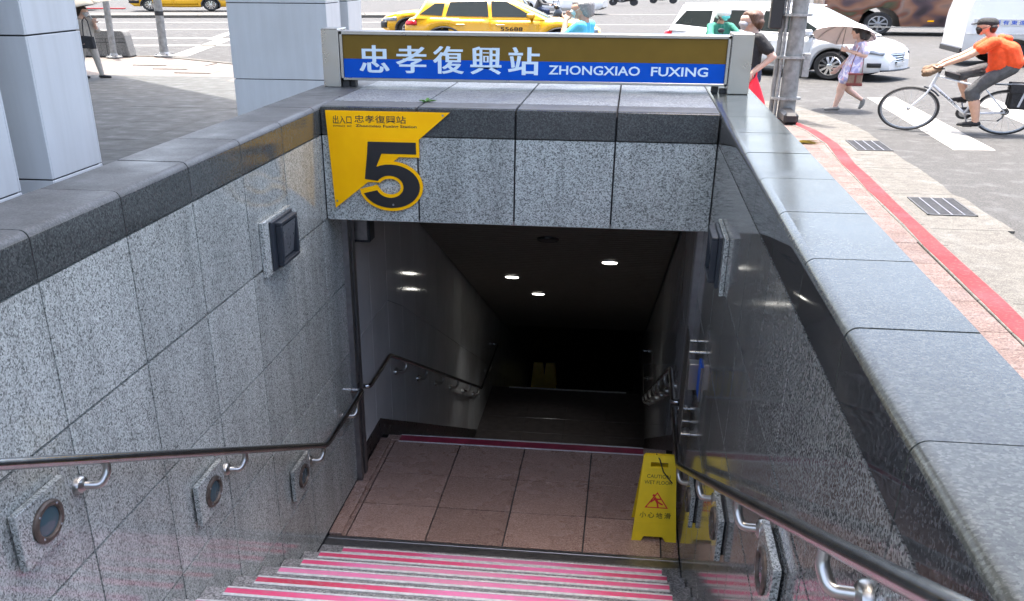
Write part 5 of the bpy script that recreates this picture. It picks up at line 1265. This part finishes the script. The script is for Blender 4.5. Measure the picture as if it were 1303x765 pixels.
tb('front_mudguard', [(1.05+0.37*math.cos(R(a)), 0, WR+0.37*math.sin(R(a))) for a in range(110, 150, 6)], 0.012, 'black_plastic', 6)
for s in (-1, 1): tb('rack_strut', [(0.0, s*0.07, WR), (-0.10, s*0.06, 0.76)], 0.006, 'black_plastic', 6)
B('rack', bike, -0.30, 0.18, -0.06, 0.06, 0.76, 0.775, 'black_plastic', 0.004)
for s in (-1, 1):
    pn = empty('pannier_bag', bl, RZB, BK, label='black pannier bag with a pale stripe on the near side of the bicycle' if s > 0 else 'black pannier bag on the far side of the bicycle', cat='bag')
    q = MB(); y0, y1 = sorted((s*0.07, s*0.19)); q.box(-0.34, 0.01, y0, y1, 0.42, 0.78, 'cloth_black', 0.03); q.obj('pouch', pn, smooth=True)
    q = MB(); y0, y1 = sorted((s*0.185, s*0.20)); q.box(-0.345, 0.015, y0, y1, 0.66, 0.795, 'cloth_black', 0.006); q.obj('flap', pn)
    q = MB(); y0, y1 = sorted((s*0.20, s*0.204)); q.add([(-0.09, y1, 0.46), (-0.115, y1, 0.46), (-0.16, y1, 0.70), (-0.135, y1, 0.70)], [(0, 1, 2, 3)], 'mask_grey'); q.obj('reflective_stripe', pn)
    B('handle', pn, -0.22, -0.12, min(s*0.10, s*0.13), max(s*0.10, s*0.13), 0.785, 0.80, 'cloth_black', 0.004)
cy = empty('person', bl, RZB, BK, label='cyclist in an orange hooded shirt and grey shorts riding over the crossing', cat='person')
b = Body(); S, O, G = 'skin', 'cloth_orange', 'cloth_charcoal'
b.head((0.385, 0, 1.60), (1, 0, -0.10), S, 0.98)
b.cap((0.355, 0, 1.53), 0.05, (0.30, 0, 1.44), 0.058, S)
for yy in (-0.12, 0, 0.12):
    b.cap((0.25, yy, 1.375), 0.088, (0.11, yy*0.95, 1.29), 0.115, O); b.cap((0.11, yy*0.95, 1.29), 0.115, (0.045, yy*0.85, 1.10), 0.122, O); b.cap((0.21, yy*0.9, 1.27), 0.115, (0.18, yy*0.85, 1.07), 0.115, O); b.cap((0.18, yy*0.85, 1.07), 0.11, (0.25, yy*0.8, 0.96), 0.055, O)
b.cap((0.21, -0.07, 1.46), 0.045, (0.21, 0.07, 1.46), 0.045, O).cap((0.14, 0, 1.44), 0.05, (0.22, 0, 1.45), 0.05, O)      # hood
b.cap((0.04, -0.08, 1.06), 0.10, (0.04, 0.08, 1.06), 0.10, G).cap((0.05, -0.07, 1.08), 0.10, (-0.02, 0.0, 1.12), 0.07, 'cloth_white')
for s in (-1, 1):
    b.limb([(0.30, s*0.19, 1.40), (0.40, s*0.215, 1.30)], [0.08, 0.082], O); b.limb([(0.38, s*0.21, 1.31), (0.56, s*0.235, 1.17), (0.76, s*0.235, 1.055)], [0.055, 0.046, 0.032], S); b.hand((0.755, s*0.235, 1.055), (0.82, s*0.235, 1.01), (0, s*1.0, 0), 0.9, S)
b.limb([(0.07, 0.10, 1.02), (0.28, 0.115, 0.82), (0.405, 0.12, 0.66)], [0.115, 0.10, 0.084], G); b.cap((0.405, 0.12, 0.66), 0.084, (0.385, 0.12, 0.575), 0.082, G)
b.limb([(0.395, 0.12, 0.62), (0.35, 0.12, 0.47), (0.305, 0.125, 0.25), (0.30, 0.125, 0.20)], [0.058, 0.066, 0.042, 0.040], S)
b.limb([(0.275, 0.13, 0.175), (0.36, 0.135, 0.165), (0.475, 0.14, 0.152)], [0.040, 0.040, 0.028], 'cloth_black'); b.cap((0.26, 0.13, 0.142), 0.018, (0.48, 0.14, 0.136), 0.016, 'cloth_white')
b.limb([(0.07, -0.10, 1.02), (0.32, -0.115, 0.97), (0.53, -0.12, 0.90)], [0.115, 0.10, 0.084], G); b.cap((0.53, -0.12, 0.90), 0.084, (0.54, -0.12, 0.85), 0.078, G)
b.limb([(0.54, -0.12, 0.88), (0.51, -0.12, 0.74), (0.45, -0.125, 0.55), (0.445, -0.125, 0.52)], [0.053, 0.056, 0.038, 0.036], S)
b.limb([(0.43, -0.13, 0.51), (0.50, -0.135, 0.50), (0.60, -0.14, 0.495)], [0.040, 0.040, 0.028], 'cloth_black')
b.build(cy, 0.0105, 3); b.face(cy, 'cloth_black')
hc = Body(); c = Vector((0.385, 0, 1.60))
for i in range(4): hc.cap(c+Vector((0.04-0.025*i, 0, 0.062)), 0.077, c+Vector((-0.03, 0, 0.052)), 0.088, 'cloth_black')
hc.cap(c+Vector((0.07, -0.04, 0.055)), 0.022, c+Vector((0.07, 0.04, 0.055)), 0.022, 'cloth_black').cap(c+Vector((0.10, -0.035, 0.05)), 0.014, c+Vector((0.16, -0.02, 0.038)), 0.010, 'cloth_black').cap(c+Vector((0.10, 0.035, 0.05)), 0.014, c+Vector((0.16, 0.02, 0.038)), 0.010, 'cloth_black').cap(c+Vector((0.10, 0, 0.052)), 0.014, c+Vector((0.17, 0, 0.038)), 0.010, 'cloth_black')
hc.build(cy, 0.008, 2, 'cap')
hair(cy, c, [((-0.06, 0.045, 0.0), 0.05, (-0.065, 0.04, -0.05), 0.035), ((-0.06, -0.045, 0.0), 0.05, (-0.065, -0.04, -0.05), 0.035)], 'hair_black')

# ------------------------------------------------------------------ woman in black T-shirt with a red bag
def standing(loc, rz, sc, label, top, bottom, skin, hairm, hairp, mask, arms, sleeve=0.13, head=(0.02, 0, 1.54), shoes='cloth_black', stride=0.1, fem=True):
    t = empty('person', loc, rz, sc, label=label, cat='person'); b = Body()
    b.head(head, (1, 0, -0.12), skin, 1.0); b.cap((0.0, 0, 1.47), 0.05, (-0.02, 0, 1.38), 0.055, skin)
    hw = 0.115 if fem else 0.135
    for yy in (-hw, 0, hw):
        b.cap((-0.02, yy, 1.335), 0.07, (0.0, yy*0.9, 1.18), 0.092, top); b.cap((0.0, yy*0.9, 1.18), 0.092, (0.0, yy*0.8, 0.98), 0.09, top)
        b.cap((-0.01, yy*0.8, 0.96), 0.10, (-0.01, yy*0.85, 0.86), 0.105, bottom)
    for s, (el, wr, tip) in zip((1, -1), arms):
        sh = Vector((-0.02, s*(hw+0.055), 1.345)); e = Vector(el); m_ = sh+(e-sh)*min(1, sleeve/(e-sh).length*1.0)
        b.limb([sh, m_], [0.062, 0.064], top); b.limb([m_, e, Vector(wr)], [0.045, 0.039, 0.027], skin); b.hand(wr, tip, (0.6, -s*0.2, 0.5), 0.9, skin)
    for s, dx in ((1, stride), (-1, -stride)):
        b.limb([(0, s*0.085, 0.86), (dx*0.6, s*0.085, 0.48), (dx, s*0.085, 0.09)], [0.095, 0.065, 0.045], bottom); b.limb([(dx-0.03, s*0.085, 0.04), (dx+0.17, s*0.095, 0.032)], [0.04, 0.03], shoes)
    b.build(t, 0.0115, 3); b.face(t, mask); hair(t, head, hairp, hairm)
    return t
short_f = [((0.04, 0, 0.062), 0.056, (-0.035, 0, 0.045), 0.088), ((-0.035, 0, 0.045), 0.088, (-0.06, 0, -0.03), 0.072), ((0.0, 0.06, 0.06), 0.055, (-0.01, 0.085, -0.02), 0.03), ((0.0, -0.06, 0.06), 0.055, (-0.01, -0.085, -0.02), 0.03), ((-0.07, 0.05, -0.02), 0.05, (-0.08, 0.045, -0.075), 0.03), ((-0.07, -0.05, -0.02), 0.05, (-0.08, -0.045, -0.075), 0.03), ((0.05, 0.02, 0.085), 0.03, (0.02, 0.055, 0.06), 0.03)]
short_m = [((0.05, 0, 0.07), 0.055, (-0.05, 0, 0.05), 0.090), ((-0.05, 0, 0.05), 0.09, (-0.075, 0, -0.04), 0.07), ((-0.02, 0.055, 0.05), 0.045, (-0.03, 0.07, 0.0), 0.025), ((-0.02, -0.055, 0.05), 0.045, (-0.03, -0.07, 0.0), 0.025)]
standing((1.80, 10.6, 0), R(180+14), (1.52, 1.52, 1.16), 'woman in a black T-shirt and grey mask carrying a red bag beside the sign post', 'cloth_black', 'cloth_navy', 'skin_pale', 'hair_brown', short_f, 'mask_grey',
    [((-0.16, 0.235, 1.13), (0.02, 0.20, 0.93), (0.06, 0.19, 0.85)), ((0.03, -0.22, 1.12), (0.16, -0.15, 1.05), (0.24, -0.12, 1.05))], 0.17)
rb = empty('shopping_bag', (1.88, 10.28, 0.50), R(190), (K*1.1, K*1.1, 1.1), label='bright red shopping bag hanging from the hand of the woman in black', cat='bag')
q = MB(); rows = []
for i, (wd, dp, z) in enumerate(((0.02, 0.02, 0.48), (0.05, 0.03, 0.40), (0.10, 0.05, 0.28), (0.14, 0.07, 0.14), (0.15, 0.075, 0.02), (0.12, 0.06, 0.0))):
    rows.append([(wd*math.cos(a)*(1+0.10*math.sin(3*a+i)), dp*math.sin(a)*(1+0.2*math.sin(5*a+i*2)), z-0.03*math.cos(a)) for a in [2*PI*k/20 for k in range(20)]])
q.grid(rows, 'bag_red', True); q.add(rows[-1], [tuple(range(20))], 'bag_red'); q.obj('pouch', rb, smooth=True, fix=True)
q = MB(); q.tube([(-0.02, 0, 0.47), (-0.02, 0.0, 0.54), (0.0, 0, 0.56), (0.02, 0, 0.54), (0.02, 0, 0.47)], 0.008, 'bag_red', 6); q.obj('handle', rb, smooth=True)
# ------------------------------------------------------------------ man in blue T-shirt touching his mask
standing((-0.86, 12.4, 0), R(180-15), (1.62, 1.62, 1.21), 'grey-haired man in a bright blue T-shirt holding a hand to his mask', 'cloth_blue', 'cloth_navy', 'skin', 'hair_grey', short_m, 'mask_pale',
    [((0.15, 0.20, 1.16), (0.16, 0.09, 1.40), (0.14, 0.03, 1.48)), ((0.05, -0.24, 1.08), (0.15, -0.22, 0.88), (0.18, -0.2, 0.8))], 0.2, fem=False)
# ------------------------------------------------------------------ woman in beige at the arcade, under an umbrella
standing((-13.5, 19.5, 0), R(-15), (K, K, 0.97), 'person in beige clothes with a dark mask walking in the arcade under an umbrella', 'cloth_beige', 'cloth_beige', 'skin_pale', 'hair_black', short_f, 'mask_grey',
    [((0.10, 0.21, 1.10), (0.16, 0.10, 1.28), (0.2, 0.06, 1.36)), ((-0.02, -0.23, 1.10), (0.10, -0.21, 0.92), (0.13, -0.2, 0.85))], 0.3, stride=0.16)
umbrella('beige umbrella over the walker in the arcade, behind the broad column', (-13.32, 19.66, 1.30), 0, R(-14), 0.56, 0.26, 0.66, 'umbrella_beige', R(6), 0.85)
hb = empty('shoulder_bag', (-13.27, 19.15, 0.70), R(-15), (K, K, 1), label='black bag carried by the walker in beige clothes', cat='bag')
q = MB(); q.prism([(-0.14, 0.0), (0.14, -0.01), (0.12, 0.26), (-0.12, 0.28)], lambda u, v, d: (u, d, v), -0.04, 0.04, 'cloth_black'); q.obj('pouch', hb, bevel=0.015, fix=True)
q = MB(); q.tube([(-0.09, 0, 0.26), (-0.10, 0.04, 0.6), (-0.05, 0.05, 0.68), (0.02, 0.04, 0.6), (0.09, 0, 0.26)], 0.01, 'cloth_black', 6); q.obj('strap', hb)
# ------------------------------------------------------------------ scooter riders
def scooter(label, rlabel, loc, rz, sc, jacket, body='paint_silver', mask='mask_teal', helmet='helmet_white'):
    t = empty('scooter', loc, rz, sc, label=label, cat='scooter')
    for x in (-0.60, 0.62): wheel(t, x, 0, 0.24, 0.11, 'steel_dull', 6, -1)
    q = MB(); rows = []
    for x, hw, z0, z1 in ((-0.85, 0.05, 0.60, 0.72), (-0.7, 0.13, 0.42, 0.76), (-0.35, 0.16, 0.30, 0.74), (-0.1, 0.15, 0.26, 0.66), (0.02, 0.14, 0.22, 0.36), (0.25, 0.15, 0.22, 0.34), (0.36, 0.16, 0.24, 0.6), (0.46, 0.16, 0.34, 0.95), (0.58, 0.10, 0.48, 0.92), (0.70, 0.05, 0.52, 0.7)):
        rows.append([(x, hw*math.cos(a), (z0+z1)/2+(z1-z0)/2*math.sin(a)) for a in [2*PI*k/14 for k in range(14)]])
    q.grid(rows, body, True); q.add(rows[0], [tuple(range(14))], body); q.add(rows[-1], [tuple(range(14))[::-1]], body); q.obj('body', t, smooth=True, fix=True)
    q = MB(); q.capsule((-0.62, 0, 0.79), 0.12, (-0.08, 0, 0.77), 0.10, 'black_plastic'); q.v = [(x, y, 0.78+(z-0.78)*0.5) for x, y, z in q.v]; q.obj('seat', t, smooth=True)
    q = MB(); q.tube([(0.36, -0.33, 1.03), (0.47, -0.1, 0.99), (0.47, 0.1, 0.99), (0.36, 0.33, 1.03)], 0.016, 'black_plastic', 8); q.obj('handlebar', t, smooth=True)
    q = MB(); q.box(0.40, 0.56, -0.13, 0.13, 0.88, 1.04, body, 0.04); q.obj('headset', t, smooth=True); q = MB(); q.ball((0.57, 0, 0.95), (0.03, 0.08, 0.05), 'lamp_clear'); q.obj('headlight', t, smooth=True)
    for s in (-1, 1):
        q = MB(); q.tube([(0.42, s*0.25, 1.03), (0.44, s*0.30, 1.16)], 0.007, 'black_plastic', 6); mo = q.obj('mirror', t); q = MB(); q.ball((0.44, s*0.32, 1.20), (0.015, 0.06, 0.045), 'black_plastic'); q.obj('mirror_head', mo, smooth=True)
    q = MB(); q.tube([(0.60, -0.05, 0.52), (0.62, -0.06, 0.24)], 0.025, 'steel_dull', 8); q.tube([(0.60, 0.05, 0.52), (0.62, 0.06, 0.24)], 0.025, 'steel_dull', 8); q.obj('fork', t, smooth=True)
    q = MB(); q.box(-0.78, -0.66, -0.05, 0.05, 0.60, 0.68, 'lamp_red', 0.015); q.obj('tail_light', t)
    p = empty('person', loc, rz, sc, label=rlabel, cat='person'); b = Body()
    b.head((-0.05, 0, 1.47), (1, 0, -0.05), 'skin', 1.0); b.cap((-0.08, 0, 1.39), 0.05, (-0.11, 0, 1.31), 0.055, 'skin')
    for yy in (-0.12, 0, 0.12): b.cap((-0.12, yy, 1.26), 0.075, (-0.16, yy*0.9, 1.05), 0.10, jacket); b.cap((-0.16, yy*0.9, 1.05), 0.10, (-0.20, yy*0.8, 0.92), 0.105, jacket)
    for s in (-1, 1):
        b.limb([(-0.10, s*0.18, 1.26), (0.05, s*0.26, 1.08), (0.27, s*0.28, 1.05)], [0.06, 0.052, 0.036], jacket); b.hand((0.28, s*0.28, 1.05), (0.38, s*0.27, 1.04), (0, s, 0), 1.0, 'skin')
        b.limb([(-0.18, s*0.09, 0.88), (0.14, s*0.13, 0.80), (0.12, s*0.12, 0.42)], [0.10, 0.075, 0.05], 'cloth_navy'); b.limb([(0.10, s*0.12, 0.39), (0.27, s*0.13, 0.37)], [0.045, 0.035], 'cloth_black')
    b.build(p, 0.0125, 3); b.face(p, mask)
    if helmet:
        h = Body(); c = Vector((-0.05, 0, 1.47))
        for i in range(4): h.cap(c+Vector((0.03-0.02*i, 0, 0.05)), 0.105, c+Vector((-0.03, 0, 0.045)), 0.115, helmet)
        h.cap(c+Vector((-0.05, 0.05, 0.0)), 0.07, c+Vector((-0.05, -0.05, 0.0)), 0.07, helmet).cap(c+Vector((0.08, -0.05, 0.085)), 0.03, c+Vector((0.08, 0.05, 0.085)), 0.03, helmet)
        h.build(p, 0.010, 2, 'helmet')
        q = MB(); q.tube([c+Vector((0.0, 0.10, 0.0)), c+Vector((0.03, 0.06, -0.09)), c+Vector((0.03, -0.06, -0.09)), c+Vector((0.0, -0.10, 0.0))], 0.008, 'black_plastic', 6); q.obj('chin_strap', p)
    else: hair(p, (-0.05, 0, 1.47), short_m, 'hair_black')
scooter('pale scooter behind the sign, beside the white minivan', 'scooter rider in a green jacket with white helmet and teal mask', (2.15, 20.6, ROADZ), R(-62), (K*1.12, K*1.12, 1.06), 'cloth_green')
scooter('scooter stopped beyond the numbered taxi, mostly hidden', 'rider in a dark shirt leaning forward beyond the yellow taxi', (-4.3, 47.0, ROADZ), R(-10), (K, K, 1.0), 'cloth_charcoal', 'paint_dark', None, None)
scooter('far scooter at the top edge, on the open junction', 'far rider in dark clothes at the top edge on the open junction', (-0.9, 85.0, ROADZ), R(170), (K, K, 1), 'cloth_black', 'paint_dark', None, 'helmet_white')
scooter('far scooter beside the minivan tail, at the top edge', 'far rider at the top edge above the minivan tail', (2.4, 92.0, ROADZ), R(170), (K, K, 1), 'cloth_navy', 'paint_dark', None, 'helmet_white')

# ================================================================== street furniture
pr = empty('signal_pole', (2.98, 14.25, 0), label='grey steel signal pole with conduit and black box beside the stair wall', cat='pole')
q = MB(); q.lathe([(0.165, 0), (0.16, 0.3), (0.15, 2.0), (0.13, 6.5)], (0, 0, 0), 'z', 'pole_grey', 24, (1, 1, 1)); q.obj('shaft', pr, smooth=True, fix=True)
q = MB(); q.tube([(-0.215, -0.04, 0), (-0.215, -0.04, 6.2)], 0.032, 'galvanised', 10); q.obj('conduit', pr, smooth=True); q = MB(); q.tube([(-0.285, 0.03, 0), (-0.285, 0.03, 6.0)], 0.045, 'pole_grey', 10); q.obj('conduit', pr, smooth=True)
for z in (0.35, 1.05, 1.75, 2.5): q = MB(); q.lathe([(0.205, -0.02), (0.205, 0.02)], (-0.04, 0, z), 'z', 'galvanised', 20, (1.35, 1.05, 1)); q.obj('strap', pr, fix=True)
B('control_box', pr, -0.52, -0.30, -0.12, 0.14, 1.52, 2.6, 'black_plastic', 0.02); B('junction_box', pr, 0.17, 0.30, -0.10, 0.08, 0.72, 1.12, 'galvanised', 0.01)
B('black_foot_box', pr, -0.16, 0.10, -1.0, -0.14, 0.0, 0.2, 'black_plastic', 0.05)  # low black box running out from the foot of the pole
for (x, y, r, lab, lean) in ((-15.95, 25.95, 0.10, 'slim grey pole in front of the concrete block', 0.0), (-14.65, 26.75, 0.13, 'grey pole with bolted foot beside the concrete block', 0.0)):
    t = empty('street_pole', (x, y, 0), label=lab, cat='pole', group='grey poles at the far kerb')
    q = MB(); q.lathe([(r*1.05, 0), (r, 0.4), (r*0.9, 5.5)], (0, 0, 0), 'z', 'pole_grey', 16); q.obj('shaft', t, smooth=True, fix=True)
    q = MB(); q.lathe([(r*2.5, 0.0), (r*2.5, 0.03), (r*1.4, 0.05), (r*1.1, 0.12)], (0, 0, 0), 'z', 'galvanised', 16); q.obj('foot', t, smooth=True, fix=True)
    for k in range(4): q = MB(); q.lathe([(0.03, 0.03), (0.03, 0.08)], (r*2*math.cos(k*PI/2+0.7), r*2*math.sin(k*PI/2+0.7), 0), 'z', 'steel_dull', 6); q.obj('bolt', t)
    if r > 0.12: q = MB(); q.lathe([(r*1.06, 1.15), (r*1.06, 1.27)], (0, 0, 0), 'z', 'black_plastic', 16); q.obj('band', t)
cb = empty('concrete_block', (-16.3, 26.5, 0), R(5), label='grey concrete barrier block with rounded end at the kerb', cat='barrier')
pts = [(-1.3, 0), (0.72, 0), (0.62, 0.58)]+[(0.50+0.12*math.cos(R(a))-0.02, 0.62+0.12*math.sin(R(a))) for a in range(15, 95, 15)]+[(-1.3, 0.76)]
q = MB(); q.prism(pts, lambda u, v, d: (u, d, v), -0.3, 0.3, 'concrete_block'); q.obj('block', cb, bevel=0.03, fix=True)
q = MB(); q.box(-1.3, 0.60, -0.306, -0.296, 0.40, 0.415, 'mortar'); q.box(-1.3, 0.60, -0.306, -0.296, 0.50, 0.512, 'mortar'); q.box(0.0, 0.012, -0.306, -0.296, 0.05, 0.5, 'mortar'); q.obj('groove', cb, kind='stuff')
lf = empty('dry_leaf', (2.98, 11.0, 0.004), label='dry yellow-brown palm leaf lying on the pavement by the red line', cat='leaf')
for k in range(9):
    a = -0.5+k*0.14; L = 0.45+0.1*math.sin(k*2); q = MB(); c, s = math.cos(a), math.sin(a)
    q.add([(-0.3, 0, 0.006), (-0.3+L*0.5*c+0.02*s, L*0.5*s-0.02*c, 0.03), (-0.3+L*c, L*s, 0.008), (-0.3+L*0.5*c-0.02*s, L*0.5*s+0.02*c, 0.02)], [(0, 1, 2, 3)], 'leaf_dry'); q.obj('leaflet', lf)
